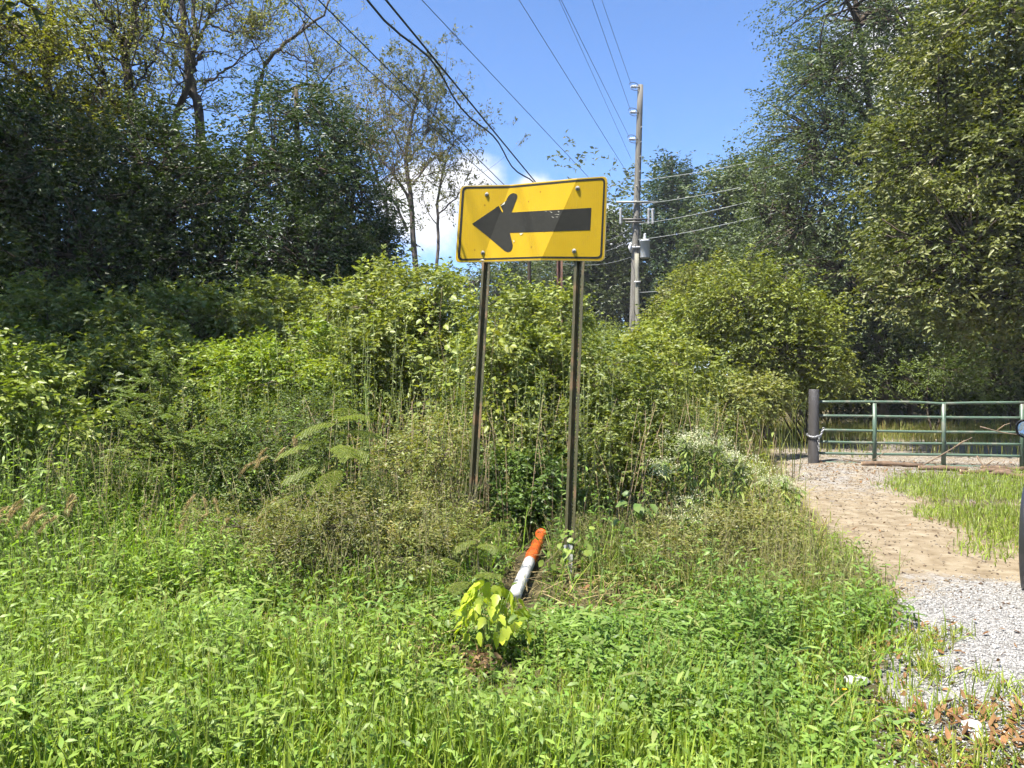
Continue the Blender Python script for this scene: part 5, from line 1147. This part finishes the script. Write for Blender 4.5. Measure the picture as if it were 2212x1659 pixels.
# sparse tufts on the lower right between gravel and leaves
g = G(); xy = []
for k in range(150):
    y = rng.uniform(2.8, 4.7); x = rng.uniform(drive_left(y)-.6, drive_left(y)+1.1)
    if y > 3.9 and x > drive_left(y)+.35: continue
    m = rng.integers(10, 30); xy.append(np.c_[rng.normal(x, .04, m), rng.normal(y, .04, m)])
xy = np.concatenate(xy); blades(g, rng, xy, .16, .006, GRASSY+GRASS+DRY[:1], .7, (.1, .7))
tag(g.build('gravel_edge_grass', M_GRASS), 'short tufts of grass growing through the gravel edge', 'grass', kind='stuff')

# ------------------------------------------------------------------ gravel stones and fallen leaves (stuff)
def stones(n, x0, x1, y0, y1, r0, r1, dens, name, label, cols, seed):
    rng = np.random.default_rng(seed); xy = scatter(rng, n, x0, x1, y0, y1, dens); n = len(xy)
    O = np.array([[1, 0, 0], [-1, 0, 0], [0, 1, 0], [0, -1, 0], [0, 0, 1], [0, 0, -1.]]); F = np.array([(0, 2, 4), (2, 1, 4), (1, 3, 4), (3, 0, 4), (2, 0, 5), (1, 2, 5), (3, 1, 5), (0, 3, 5)])
    r = rng.uniform(r0, r1, (n, 1, 1))*np.exp(rng.normal(0, .3, (n, 1, 1)))
    V = O[None]*r*rng.uniform(.6, 1.3, (n, 6, 1))+rng.normal(0, .15, (n, 6, 3))*r; V[..., 2] *= .7
    a = rng.uniform(0, 6.28, n); ca, sa = np.cos(a)[:, None], np.sin(a)[:, None]
    V = np.stack([V[..., 0]*ca-V[..., 1]*sa, V[..., 0]*sa+V[..., 1]*ca, V[..., 2]], -1)
    V += np.c_[xy, H(xy[:, 0], xy[:, 1])][:, None]+np.array([0, 0, 1])*r*.3
    g = G(); g.add(V.reshape(-1, 3), (F[None]+(np.arange(n)*6)[:, None, None]).reshape(-1, 3), np.repeat(pal(rng, n, cols, .12), 6, 0))
    tag(g.build(name, M_STONE), label, 'gravel', kind='stuff')
def on_drive(x, y): return sstep(.25, -.35, drive_left(y)-x)
stones(22000, .9, 4.6, 2.7, 6.3, .004, .008, lambda x, y: on_drive(x, y)*sstep(6.1, 5.2, y), 'gravel', 'white crushed gravel at the mouth of the drive', [(.28, .27, .25), (.35, .34, .32), (.20, .19, .175)], 401)
stones(14000, 2.6, 9.5, 5.2, 18, .004, .011, lambda x, y: on_drive(x, y)*(.25+.75*sstep(9, 12, y)), 'drive_gravel', 'brownish loose stones scattered over the drive to the gate', [(.22, .18, .13), (.28, .24, .19), (.14, .11, .08)], 402)
stones(3500, 2.4, 9, 5.0, 13.5, .004, .011, lambda x, y: on_drive(x, y)*(.4+.6*sstep(-.1, .2, wob(x*3, y*3))), 'drive_debris', 'dark bark crumbs and bits of litter on the dirt drive', [(.09, .06, .04), (.14, .10, .06), (.06, .04, .03)], 405)
def litter():
    rng = np.random.default_rng(403); g = G(); L = []
    for (n, x0, x1, y0, y1, d) in ((750, 1.3, 2.9, 2.8, 3.6, lambda x, y: sstep(1.2, 2.0, x-.3*(y-2.8))), (170, 1.5, 3.6, 3.5, 4.9, lambda x, y: np.clip(np.exp(-((x-drive_left(y)-.1)/.35)**2)+.12, 0, 1)), (350, .3, 2.6, 4.8, 6.6, lambda x, y: off_drive(x, y)), (700, 3, 9, 6.5, 13.5, lambda x, y: on_drive(x, y)*(.15+.85*sstep(11, 12.4, y)))):
        L.append(scatter(rng, n, x0, x1, y0, y1, d))
    xy = np.concatenate(L); n = len(xy); pos = np.c_[xy, H(xy[:, 0], xy[:, 1])+rng.uniform(.008, .03, n)]
    a = rng.uniform(0, 6.28, n); ax = np.c_[np.cos(a), np.sin(a), rng.normal(.05, .25, n)]
    ll = rng.uniform(.03, .068, n)
    leaves(g, pos, ax, nrmz(UP+.45*unit(rng, n)), ll, ll*.42, pal(rng, n, [(.16, .08, .04), (.20, .105, .055), (.12, .06, .032), (.25, .16, .09)], .2), 'o', bend=rng.uniform(-.7, .9, n))
    tag(g.build('fallen_leaves', M_DRY), 'reddish brown dead leaves strewn on the gravel edge', 'leaf litter', kind='stuff')
litter()

g = G(); rng = np.random.default_rng(404)
xy = np.concatenate([scatter(rng, 900, -.6, 1.9, 4.3, 6.4, lambda x, y: np.exp(-(((x-.75)/.6)**2+((y-5.2)/.7)**2))), scatter(rng, 350, -1.6, .1, 4.1, 5.2), scatter(rng, 500, 1.6, 3.4, 5, 9, lambda x, y: off_drive(x, y, -.2))])
n = len(xy); a = rng.uniform(0, 6.28, n); L = rng.uniform(.08, .28, n)
leaves(g, np.c_[xy, H(xy[:, 0], xy[:, 1])+rng.uniform(.01, .12, n)], np.c_[np.cos(a), np.sin(a), rng.normal(.05, .25, n)], nrmz(UP+.5*unit(rng, n)), L, .005, pal(rng, n, [(.30, .24, .13), (.38, .31, .19), (.22, .16, .09)], .2), 'b', bend=.15)
tag(g.build('dry_straw_litter', M_DRY), 'tan straw and dead stalks strewn round the sign post foot', 'straw', kind='stuff')

# ------------------------------------------------------------------ individual plants in front
def sapling():
    rng = np.random.default_rng(500); b = gp(1062, 4.15); b[2] = Hn(b[0], b[1]); root = thing('leafy_sapling', 'bright yellow green drooping sapling in front of the white pipe', 'sapling', b)
    gs = G(); c = P(1058, 1340, 4.15)
    # lobed leaf mesh, three pointed lobes, folded on the midrib
    t = np.array([[0, 0], [.08, .20], [.42, .36], [.46, .25], [.72, .19], [1, 0], [.72, -.19], [.46, -.25], [.42, -.36], [.08, -.20]])
    mids = np.array([[.35, 0], [.66, 0]])
    V = [(x, y, .20*abs(y)-.16*x*x) for x, y in np.vstack([t, mids])]
    F = [(0, 1, 10), (1, 2, 10), (2, 3, 10), (3, 11, 10), (3, 4, 11), (4, 5, 11), (5, 6, 11), (6, 7, 11), (7, 10, 11), (7, 8, 10), (8, 9, 10), (9, 0, 10)]
    meshes = []
    for k in range(4):
        g = G(); sc = pal(rng, 1, [(.40, .47, .05), (.33, .42, .05), (.46, .50, .09)], .06)
        VV = np.array(V)*np.array([1, rng.uniform(.85, 1.1), rng.uniform(.6, 1.6)]); g.add(VV, np.array(F), np.repeat(sc, len(V), 0)); me = g.mesh('leaf'); me.materials.append(M_YL); meshes.append(me)
    tips = []
    for k in range(9):
        a = rng.uniform(0, 6.28); r = rng.uniform(.03, .14); tip = np.array([b[0]+r*math.cos(a), b[1]+r*.7*math.sin(a), P(0, rng.uniform(1275, 1330), 4.15)[2]]); tips.append(tip)
    tips = np.array(tips); st = np.tile(b, (9, 1)); md = st*.5+tips*.5; md[:, 2] += .05
    S = bez(st, md, tips, 8); tubes(gs, S, (.0045*np.linspace(1, .4, 8))[None], np.array((.14, .20, .04))[None], 5); keep(gs.build('stems', M_STEM, root), root)
    nodes = S[:, 3:].reshape(-1, 3)
    for k in range(96):
        nd = nodes[rng.integers(len(nodes))]; a = rng.uniform(0, 6.28); o_ = np.array([math.cos(a), math.sin(a)*.8, 0]); ln = rng.uniform(.06, .095)
        # drooping blade: axis out and down, upper side outwards
        ax = nrmz(o_*.55+UP*(-.75+rng.normal(0, .45))+.4*unit(rng, 1)[0]); nr = nrmz(o_*.8+UP*.55+.5*unit(rng, 1)[0])
        fz = (k+.5)/96; rr_ = .185*math.sin(math.acos(max(-1, 1-1.15*fz)))*rng.uniform(.75, 1.1); pos = b+o_*rr_+UP*(.40-.24*fz+rng.normal(0, .015)); nd = pos
        sd = nrmz(np.cross(nr, ax)); nr = np.cross(ax, sd)
        o = bpy.data.objects.new('leaf', meshes[k % 4]); COL.objects.link(o); o.parent = root
        M = Matrix(((ax[0], sd[0], nr[0], 0), (ax[1], sd[1], nr[1], 0), (ax[2], sd[2], nr[2], 0), (0, 0, 0, 1)))
        o.matrix_local = Matrix.Translation(Vector(pos-b)) @ M @ Matrix.Scale(ln, 4)
    # lower leaves at its right, greens darkened to imitate shade, dry leaf heap at the foot
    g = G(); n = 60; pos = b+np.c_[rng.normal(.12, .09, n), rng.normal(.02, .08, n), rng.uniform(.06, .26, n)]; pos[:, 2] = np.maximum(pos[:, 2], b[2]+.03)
    a = rng.uniform(0, 6.28, n); leaves(g, pos, np.c_[np.cos(a), np.sin(a), rng.normal(-.4, .2, n)], nrmz(UP+.4*unit(rng, n)), rng.uniform(.04, .07, n), rng.uniform(.03, .045, n), pal(rng, n, [(.13, .20, .03), (.10, .16, .03)], .15), 'o'); o = keep(g.build('shade_tinted_foliage', M_LEAF, root), root)
M_YL = leaf_mat('young_leaf', .4, .42, .45, (1.15, 1.25, .4))
sapling()
def dryheap():
    rng = np.random.default_rng(501); c = P(1048, 1425, 3.95); c[2] = Hn(c[0], c[1])+.06; g = G(); n = 70
    a = rng.uniform(0, 6.28, n); pos = c+rng.normal(0, 1, (n, 3))*np.array([.035, .03, .03]); pos[:, 2] = np.maximum(pos[:, 2], c[2]-.04)
    leaves(g, pos, np.c_[np.cos(a), np.sin(a), rng.normal(-.2, .5, n)], unit(rng, n), rng.uniform(.03, .06, n), rng.uniform(.012, .022, n), pal(rng, n, [(.20, .13, .08), (.30, .21, .13), (.14, .09, .05)], .2), 'l', bend=.5)
    tag(g.build('withered_leaves', M_DRY), 'small withered brown leaf clump at the foot of the sapling', 'dead leaves', kind='stuff')
dryheap()

def frond(rng, base, tip, lift, npin, nleaf, plen, cols, parent, root, name='frond'):
    """bipinnate mimosa leaf: rachis, opposite pinnae, tiny leaflets"""
    g = G(); mid = (base+tip)/2+UP*lift; R = bez(base[None], mid[None], tip[None], npin+2)[0]
    tube1(g, R, np.linspace(.0028, .0012, npin+2), (.16, .17, .06), 4)
    d0 = nrmz(tip-base); sd = nrmz(np.cross(d0, UP)); L = []
    for k in range(1, npin+1):
        d = nrmz(R[k+1]-R[k-1]); f = .55+.45*math.sin(math.pi*(k+1)/(npin+3))
        for s in (-1, 1):
            pd = nrmz(d*.62+sd*s*.9-UP*(.18+rng.uniform(0, .15))); l = plen*f*rng.uniform(.85, 1.1)
            e = R[k]+pd*l-UP*.10*l; q = bez(R[k][None], (R[k]+pd*l*.55)[None], e[None], nleaf)[0]; L.append((q, pd))
    Q = np.array([x[0] for x in L]); D = np.array([x[1] for x in L]); m, nl, _ = Q.shape
    tubes(g, Q[:, ::max(1, (nl-1)//3)], .0009, np.array((.16, .19, .05))[None], 3)
    nr = nrmz(np.cross(D, np.cross(UP, D))); ss = nrmz(np.cross(D, nr))
    for s in (-1, 1):
        pp = Q.reshape(-1, 3); dd = np.repeat(D, nl, 0); sx = np.repeat(ss, nl, 0)*s; n = len(pp)
        leaves(g, pp, nrmz(dd*.5+sx+.1*unit(rng, n)), np.repeat(nr, nl, 0), plen*.16*rng.uniform(.8, 1.1, n), plen*.16*.36, pal(rng, n, cols, .12), 'd')
    o = g.build(name, M_GRASS, root); return keep(o, root)
MIM = [(.13, .17, .035), (.17, .20, .05), (.09, .13, .03)]
def mimosa(label, Y, stem, fronds, seed, plen=.11):
    rng = np.random.default_rng(seed); b = P(*stem[0], Y); b[2] = Hn(b[0], b[1]); root = thing('mimosa_sapling', label, 'sapling', b, 'feathery mimosa saplings by the sign')
    g = G(); pts = [b]+[P(u, v, Y) for u, v in stem[1:]]; tube1(g, smoothpts(pts, 12), np.linspace(.008, .003, 12), (.17, .15, .07), 6); keep(g.build('stem', M_STEM, root, True), root)
    for (ub, vb, ut, vt, dy) in fronds:
        frond(rng, P(ub, vb, Y), P(ut, vt, Y+dy), .06, 10, 16, plen, MIM, root, root)
mimosa('large feathery mimosa sapling with layered fronds left of the sign', 5.9, [(730, 1230), (735, 1100), (728, 1000), (722, 940), (728, 905)],
       [(728, 908, 800, 900, -.1), (726, 915, 650, 935, -.15), (724, 935, 820, 940, .1), (724, 945, 600, 985, -.1), (726, 970, 800, 985, -.2), (728, 990, 610, 1040, -.15), (730, 1010, 690, 1060, -.35), (730, 1030, 560, 1105, -.1), (732, 1040, 790, 1060, .1), (728, 925, 745, 880, .2), (728, 960, 760, 990, -.35), (733, 1075, 640, 1120, -.3)], 601, .12)
mimosa('small feathery mimosa seedling at the foot of the far sign post', 5.3, [(1035, 1240), (1032, 1200), (1030, 1165)], [(1030, 1168, 975, 1195, -.1), (1030, 1165, 1090, 1128, .1), (1031, 1175, 1000, 1140, .15), (1032, 1180, 1080, 1190, -.2)], 602, .075)
mimosa('low feathery mimosa seedling lying by the grass left of the pipe', 5.0, [(1010, 1290), (1012, 1270), (1015, 1250)], [(1015, 1252, 960, 1205, .0), (1015, 1250, 1085, 1245, -.1), (1014, 1258, 970, 1280, -.2)], 603, .07)

def boneset(label, Y, u0, u1, v0, v1, nst, seed):
    rng = np.random.default_rng(seed); b = gp((u0+u1)/2, Y); b[2] = Hn(b[0], b[1]); root = thing('white_wildflower', label, 'wildflower', b, 'white flowering weeds near the drive')
    g, gs, gf = G(), G(), G(); cx = (u0+u1)/2
    us = rng.uniform(u0, u1, nst); xy = np.c_[b[0]+(us-cx)/FP*Y*.45, b[1]+rng.normal(0, .14, nst)]
    tops = []
    vt = v0+(v1-v0)*((us-cx)/((u1-u0)/2))**2*.8+rng.uniform(0, 40, nst)
    for k in range(nst):
        t = P(us[k], vt[k], Y+rng.normal(0, .1)); s = np.array([xy[k, 0], xy[k, 1], Hn(*xy[k])]); S = bez(s[None], ((s+t)/2+np.array([0, 0, .12]))[None], t[None], 8)
        tubes(gs, S, (.004*np.linspace(1.2, .5, 8))[None], np.array((.13, .17, .05))[None], 5)
        S = S[0]
        for j in range(1, 8):
            for s_ in (0, 1, 2, 3):
                a = rng.uniform(0, 6.28); leaves(g, S[j][None], np.array([[math.cos(a), math.sin(a), -.25]]), nrmz(UP[None]+.3*unit(rng, 1)), np.array([rng.uniform(.07, .13)]), np.array([.022]), pal(rng, 1, WEED+STILT[:1], .15), 'l', bend=.35, grav=True)
        nb = 10; e = t+np.c_[rng.normal(0, .075, (nb, 2)), rng.normal(.0, .025, nb)]
        tubes(gs, bez(np.repeat(S[6][None], nb, 0), (S[6]+e)/2+UP*.0, e, 4), .0015, np.array((.14, .19, .06))[None], 3)
        m = 14*nb; fp = np.repeat(e, 14, 0)+rng.normal(0, 1, (m, 3))*np.array([.022, .022, .010]); a = unit(rng, m)
        leaves(gf, fp, nrmz(a+UP*.6), unit(rng, m), rng.uniform(.007, .012, m), rng.uniform(.006, .010, m), pal(rng, m, [(.55, .57, .46), (.44, .49, .36), (.62, .62, .54)], .1), 'd')
    for o, nme, mt in ((gs, 'stems', M_STEM), (g, 'foliage', M_LEAF), (gf, 'flower_heads', M_FLOWER)):
        ob = keep(o.build(nme, mt, root), root)
        if nme != 'stems': ob['kind'] = 'stuff'
boneset('tall white flowering weed clump right of the near sign post', 6.4, 1420, 1615, 930, 1010, 24, 701)
boneset('smaller white flowering weed at the edge of the drive', 7.2, 1630, 1745, 1018, 1060, 9, 702)
boneset('sprawling white flowering weed leaning below the tall white clump', 6.0, 1430, 1560, 1075, 1150, 9, 703)

def spikes(label, Y, items, seed, group='tall grass clumps', col=[(.13, .17, .05), (.10, .14, .04), (.2, .2, .09)], hd=True):
    rng = np.random.default_rng(seed); u0 = np.mean([i[0] for i in items]); b = gp(u0, Y); b[2] = Hn(b[0], b[1]); root = thing('tall_grass_clump', label, 'grass clump', b, group)
    g = G(); gh = G()
    for (ub, ut, vt) in items:
        t = P(ut, vt, Y+rng.normal(0, .06)); s = gp(ub, Y+rng.normal(0, .06)); s[2] = Hn(s[0], s[1]); S = bez(s[None], ((s+t)/2+np.array([0, 0, .06]))[None], t[None], 10)[0]
        tube1(g, S, .0055*np.linspace(1.1, .5, 10), pal(rng, 1, col, .1)[0], 5)
        for k in range(1, 7):
            a = rng.uniform(0, 6.28); leaves(g, S[k][None], np.array([[math.cos(a)*.4, math.sin(a)*.4, 1]]), unit(rng, 1), np.array([rng.uniform(.2, .42)]), np.array([.008]), pal(rng, 1, col, .15), 'b', bend=rng.uniform(.1, .5), grav=True)
        if hd:
            n = 60; q = rng.uniform(.62, 1, n)*9; i0 = np.minimum(q.astype(int), 8); pos = S[i0]+(S[i0+1]-S[i0])*(q-i0)[:, None]
            leaves(gh, pos, nrmz(UP+.35*unit(rng, n)), unit(rng, n), rng.uniform(.03, .07, n), .004, pal(rng, n, col+[(.2, .18, .1)], .2), 'd')
    keep(g.build('stalks', M_GRASS, root), root)
    if hd: o = keep(gh.build('seed_heads', M_GRASS, root), root); o['kind'] = 'stuff'
spikes('tall dark grass spikes rising behind the white flowering clump', 7.4, [(1490, 1484, 745), (1492, 1478, 800), (1480, 1455, 800), (1475, 1440, 830), (1500, 1498, 790), (1488, 1470, 840), (1496, 1512, 860), (1470, 1452, 870)], 711)
spikes('tall pale grass spikes beside the gate post', 11.5, [(1715, 1722, 805), (1700, 1690, 850), (1725, 1742, 860), (1690, 1680, 880), (1712, 1712, 840), (1660, 1655, 870), (1645, 1640, 860)], 712)
spikes('upright grass stalks standing in the mounded shrub left of the sign', 7.6, [(765, 760, 760), (770, 790, 780), (790, 795, 800), (755, 735, 800), (780, 815, 830), (748, 720, 830), (800, 830, 850)], 713, col=[(.12, .19, .04), (.16, .22, .06)])
def bigclump(label, Y, u0, u1, n, L, seed):
    rng = np.random.default_rng(seed); c = gp((u0+u1)/2, Y); c[2] = Hn(c[0], c[1]); root = thing('grass_tussock', label, 'grass clump', c, 'dense grass tussocks by the sign'); g = G()
    x = rng.uniform((u0-U0)/FP*Y, (u1-U0)/FP*Y, n); y = rng.normal(Y, .15, n); blades(g, rng, np.c_[x, y], L, .007, [(.09, .14, .03), (.13, .18, .04), (.06, .10, .025), (.22, .2, .09)], .35, (.2, .9)); keep(g.build('blades', M_GRASS, root), root)['kind'] = 'stuff'
bigclump('dark drooping grass tussock below the dry weed bush', 5.8, 780, 960, 700, .55, 721)
bigclump('dense grass tussock below the large mimosa sapling', 5.9, 640, 780, 520, .5, 722)
bigclump('thin straw tinted tussock right of the near post foot', 5.5, 1270, 1420, 420, .38, 723)
bigclump('loose grass tussock at the drive edge below the white flowers', 6.2, 1600, 1780, 700, .42, 724)

def foxtails(label, Y, items, seed):
    rng = np.random.default_rng(seed); b = gp(items[0][0], Y); b[2] = Hn(b[0], b[1]); root = thing('plume_grass', label, 'grass clump', b, 'tan plumed grasses on the verge'); g, gh = G(), G()
    for (u, v, lx) in items:
        for r_ in range(2):
            t = P(u+rng.normal(0, 12), v+rng.normal(0, 10), Y+rng.normal(0, .12)); s = gp(u-lx*40+rng.normal(0, 8), Y+rng.normal(0, .1)); s[2] = Hn(s[0], s[1]); e = t+np.array([lx*.12, 0, -.05])
            S = bez(s[None], (t+np.array([-lx*.05, 0, .05]))[None], e[None], 12)[0]; tube1(g, S, .0018, (.22, .2, .09), 4)
            n = 120; e2 = e+np.array([lx*.13, 0, -.10]); q = rng.uniform(0, 1, n)[:, None]; pos = (1-q)**2*S[-2]+2*q*(1-q)*(e+np.array([lx*.05, 0, .0]))+q*q*e2+rng.normal(0, .006, (n, 3))
            dd = nrmz(e2-S[-2]); leaves(gh, pos, nrmz(dd+.35*unit(rng, n)), unit(rng, n), rng.uniform(.02, .045, n), .0035, pal(rng, n, [(.38, .30, .17), (.45, .37, .23), (.28, .21, .11)], .15), 'd')
    keep(g.build('stalks', M_STEM, root), root); o = keep(gh.build('plumes', M_DRY, root), root); o['kind'] = 'stuff'
foxtails('tan plumed grass at the left border, heads bowed over', 5.0, [(35, 1085, -.8), (70, 1075, -.6), (110, 1075, -.5), (140, 1090, -.8), (160, 1060, -.3), (20, 1110, -.9), (90, 1105, -.7)], 731)
foxtails('tan plumed grass standing among the grey weeds', 5.9, [(440, 1080, -.4), (455, 1060, .2), (420, 1110, -.4), (390, 1120, -.3), (470, 1110, -.5), (500, 1130, -.4)], 732)
foxtails('tan plumed grass beside the large mimosa fronds', 6.1, [(600, 950, -.5), (630, 930, .1), (585, 985, -.7), (590, 1090, -.5), (610, 1070, -.4), (640, 1065, .3), (610, 1110, -.3)], 733)

def goldenrod(label, Y, u, v, n, seed, flower=True, w=30):
    rng = np.random.default_rng(seed); b = gp(u, Y); b[2] = Hn(b[0], b[1]); root = thing('goldenrod', label, 'wildflower', b, 'goldenrod stalks on the bank'); g, gs, gf = G(), G(), G()
    xy = np.c_[b[0]+rng.normal(0, w/FP*Y*.5, n), b[1]+rng.normal(0, .12, n)]; ht = P(u, v, Y)[2]-b[2]
    tops = stemplants(g, gs, rng, xy, ht*rng.uniform(.85, 1.08, n), .12, 30, .10, .14, [(.10, .16, .04), (.14, .19, .05)], 'l', sr=.004, t0=.2, droop=.3)
    if flower:
        m = 90*n; a = rng.uniform(0, 6.28, m); q = rng.random(m); pos = np.repeat(tops, 90, 0)+np.c_[np.cos(a)*.05*q, np.sin(a)*.05*q, -.18*q]; leaves(gf, pos, nrmz(unit(rng, m)+UP), unit(rng, m), .012, .007, pal(rng, m, [(.35, .33, .05), (.25, .28, .06), (.2, .25, .06)], .15), 'd')
    for o, nme, mt in ((gs, 'stems', M_STEM), (g, 'foliage', M_LEAF), (gf, 'flower_plumes', M_FLOWER)):
        if o.V: ob = keep(o.build(nme, mt, root), root); ob['kind'] = 'stuff'
goldenrod('yellow budded goldenrod stalks on the mounded shrub', 8.0, 720, 745, 5, 741)
goldenrod('tall feathery goldenrod tips against the dark trees', 9.6, 800, 585, 6, 742, True, 50)
goldenrod('leafy upright weed stalk standing between the sign posts', 7.4, 1150, 820, 3, 743, False, 20)
goldenrod('leafy weed stalks just left of the far sign post', 7.6, 985, 720, 4, 744, False, 20)
goldenrod('green leafy weed column right of the mimosa sapling', 6.6, 815, 835, 5, 745, False, 25)
goldenrod('soft green weed stalks right behind the near sign post', 8.8, 1290, 720, 6, 746, False, 40)

def vine(label, path, Y, seed, n, L, cols, wid=.05, kind='o'):
    rng = np.random.default_rng(seed); pts = smoothpts([P(u, v, Y+dy) for u, v, dy in path], 30); root = thing('climbing_vine', label, 'vine', pts[0], 'vines climbing by the sign'); g, gl = G(), G()
    tube1(g, pts, .003, (.16, .12, .06), 5); keep(g.build('stem', M_STEM, root), root)
    i = rng.integers(0, 30, n); a = rng.uniform(0, 6.28, n); off = np.c_[np.cos(a), np.sin(a)-.3, rng.normal(0, .5, n)]*wid*rng.uniform(.3, 1, (n, 1)); ax = nrmz(off+np.array([0, 0, -.06]))
    for k in range(n):
        gg = G(); leaves(gg, (pts[i[k]]+off[k])[None], ax[k][None], nrmz(np.array([[rng.normal(-.4, .4), -.6, .8]])), np.array([L*rng.uniform(.7, 1.3)]), np.array([L*.8]), pal(rng, 1, cols, .12), kind); keep(gg.build('leaf', M_LEAF, root), root)
vine('heart leaved vine twining up the foot of the near sign post', [(1180, 1215, -.15), (1205, 1190, -.12), (1222, 1160, -.1), (1228, 1200, -.1), (1240, 1180, -.12), (1255, 1165, -.1)], 5.55, 751, 26, .055, [(.17, .24, .06), (.22, .28, .07)], .09)
vine('broad leaved seedling vine right of the near sign post', [(1340, 1170, 0), (1355, 1120, 0), (1375, 1095, 0), (1395, 1088, .1)], 6.0, 752, 16, .085, [(.10, .17, .05), (.14, .20, .07)], .12)
vine('yellowing grape vine hanging in the bush between the posts', [(1070, 690, 0), (1062, 800, 0), (1075, 880, 0), (1068, 960, 0)], 7.5, 753, 60, .07, [(.20, .25, .04), (.25, .27, .05)], .22)
vine('pale vine leaves on the stalks left of the far sign post', [(955, 620, 0), (950, 720, 0), (960, 800, 0), (940, 870, 0)], 7.9, 754, 60, .075, [(.18, .24, .05), (.24, .28, .07)], .22)

# yellow flowers, white rocks and paper scraps, twigs
for i, (u, v, Y, lab) in enumerate([(1815, 1490, 3.62, 'pair of yellow flower heads nearest the gravel'), (1660, 1612, 3.12, 'yellow flower low in the bottom grass, upper one'), (1668, 1640, 3.02, 'yellow flower low in the bottom grass, middle one'), (1654, 1652, 2.98, 'yellow flower at the very bottom edge')]):
    rng = np.random.default_rng(800+i); c = P(u, v, Y); root = thing('yellow_flower', lab, 'flower', (c[0], c[1], Hn(c[0], c[1])), 'small yellow flowers in the verge'); g = G()
    tube1(g, [[c[0]+.01, c[1]+.01, Hn(c[0], c[1])], [c[0]+.004, c[1], c[2]-.05], c], .0016, (.12, .17, .04), 5); keep(g.build('stem', M_STEM, root), root)
    for q in range(2 if i == 0 else 1):
        cc = c+np.array([.018*q, 0, .002*q]); g = G(); n = 11; a = np.arange(n)/n*6.28
        leaves(g, np.repeat(cc[None], n, 0), np.c_[np.cos(a), np.sin(a), np.full(n, .25)], np.tile(UP-np.array([0, .5, 0]), (n, 1)), .014, .006, np.tile(np.array([[.75, .50, .02]]), (n, 1)), 'd'); hd = keep(g.build('petals', M_FLOWER, root), root)
        g = G(); tube1(g, [cc, cc+UP*.005], .004, (.45, .25, .02), 8); o = g.build('flower_centre', M_FLOWER, hd); o.matrix_parent_inverse = Matrix.Identity(4)
for i, (u, v, r, lab) in enumerate([(1838, 1332, .06, 'flat white stone in the grass by the gravel edge'), (2098, 1578, .045, 'white stone among the brown leaves'), (2116, 1600, .03, 'small white stone below the larger one in brown leaves'), (1695, 1560, .05, 'white chip stone half hidden in the bottom grass'), (1850, 1478, .05, 'white stone at the tip of the gravel patch')]):
    Y = CAM_H*FP/(v-V0); c = P(u, v, Y); rng = np.random.default_rng(820+i); bm = bmesh.new(); bmesh.ops.create_icosphere(bm, subdivisions=2, radius=r)
    for vv in bm.verts: vv.co = Vector((vv.co.x*1.2, vv.co.y, vv.co.z*.55))*(1+.25*math.sin(vv.co.x*60+i)*math.cos(vv.co.y*50)+rng.normal(0, .06))
    me = bpy.data.meshes.new('white_stone'); bm.to_mesh(me); bm.free(); at = me.attributes.new('Col', 'FLOAT_COLOR', 'POINT'); at.data.foreach_set('color', np.tile([.34, .33, .31, 1], len(me.vertices)).astype(np.float32)); me.materials.append(M_STONE)
    o = bpy.data.objects.new('white_stone', me); COL.objects.link(o); o.location = (c[0], c[1], Hn(c[0], c[1])+r*.25); tag(o, lab, 'stone', 'white stones on the verge')
for i, (pp, Y, lab) in enumerate([([(1690, 1310), (1740, 1275), (1800, 1255), (1870, 1250)], 5.4, 'long bent dead stem lying in the drive side grass'), ([(1720, 1300), (1660, 1260), (1650, 1240)], 5.4, 'short dead stick beside the long bent stem'), ([(1105, 1305), (1060, 1365), (1010, 1372)], 4.5, 'pale straw stalk lying behind the sapling')]):
    pts = smoothpts([P(u, v, Y) for u, v in pp], 10); pts[:, 2] = np.maximum(pts[:, 2], H(pts[:, 0], pts[:, 1])+.02); g = G(); tube1(g, pts, np.linspace(.007, .003, 10), (.32, .25, .13), 6)
    tag(g.build('dead_stalk', M_STEM, None, True), lab, 'stick', 'dead stalks on the verge')
# dark slim stem behind the sign
g = G(); a = P(1143, 560, 13); b_ = gp(1140, 13); b_[2] = Hn(b_[0], b_[1]); tube1(g, smoothpts([b_, (a+b_)/2+np.array([.05, 0, 0]), a, a+np.array([.1, 0, 1.2])], 10), np.linspace(.05, .02, 10), (.05, .04, .03), 7)
tag(g.build('slim_trunk', M_BARK, None, True), 'slim dark bare trunk in the bushes behind the sign', 'tree')


# ------------------------------------------------------------------ added volume imitating lens glare, a thin haze
bm = bmesh.new(); bmesh.ops.create_cube(bm, size=1.0); me = bpy.data.meshes.new('veil'); bm.to_mesh(me); bm.free()
hz = bpy.data.objects.new('veil', me); COL.objects.link(hz); hz.scale = (1000, 1300, 30); hz.location = (0, 320, 13.3)
hm = bpy.data.materials.new('glare_veil'); hm.use_nodes = True; hn = hm.node_tree; hn.nodes.clear()
ho = hn.nodes.new('ShaderNodeOutputMaterial'); hv = hn.nodes.new('ShaderNodeVolumePrincipled'); hv.inputs['Color'].default_value = (.93, .95, 1, 1); hv.inputs['Density'].default_value = .0006
hn.links.new(hv.outputs[0], ho.inputs['Volume']); me.materials.append(hm); hz['kind'] = 'stuff'; hz['label'] = 'added pale haze in the air'; hz['category'] = 'veil'
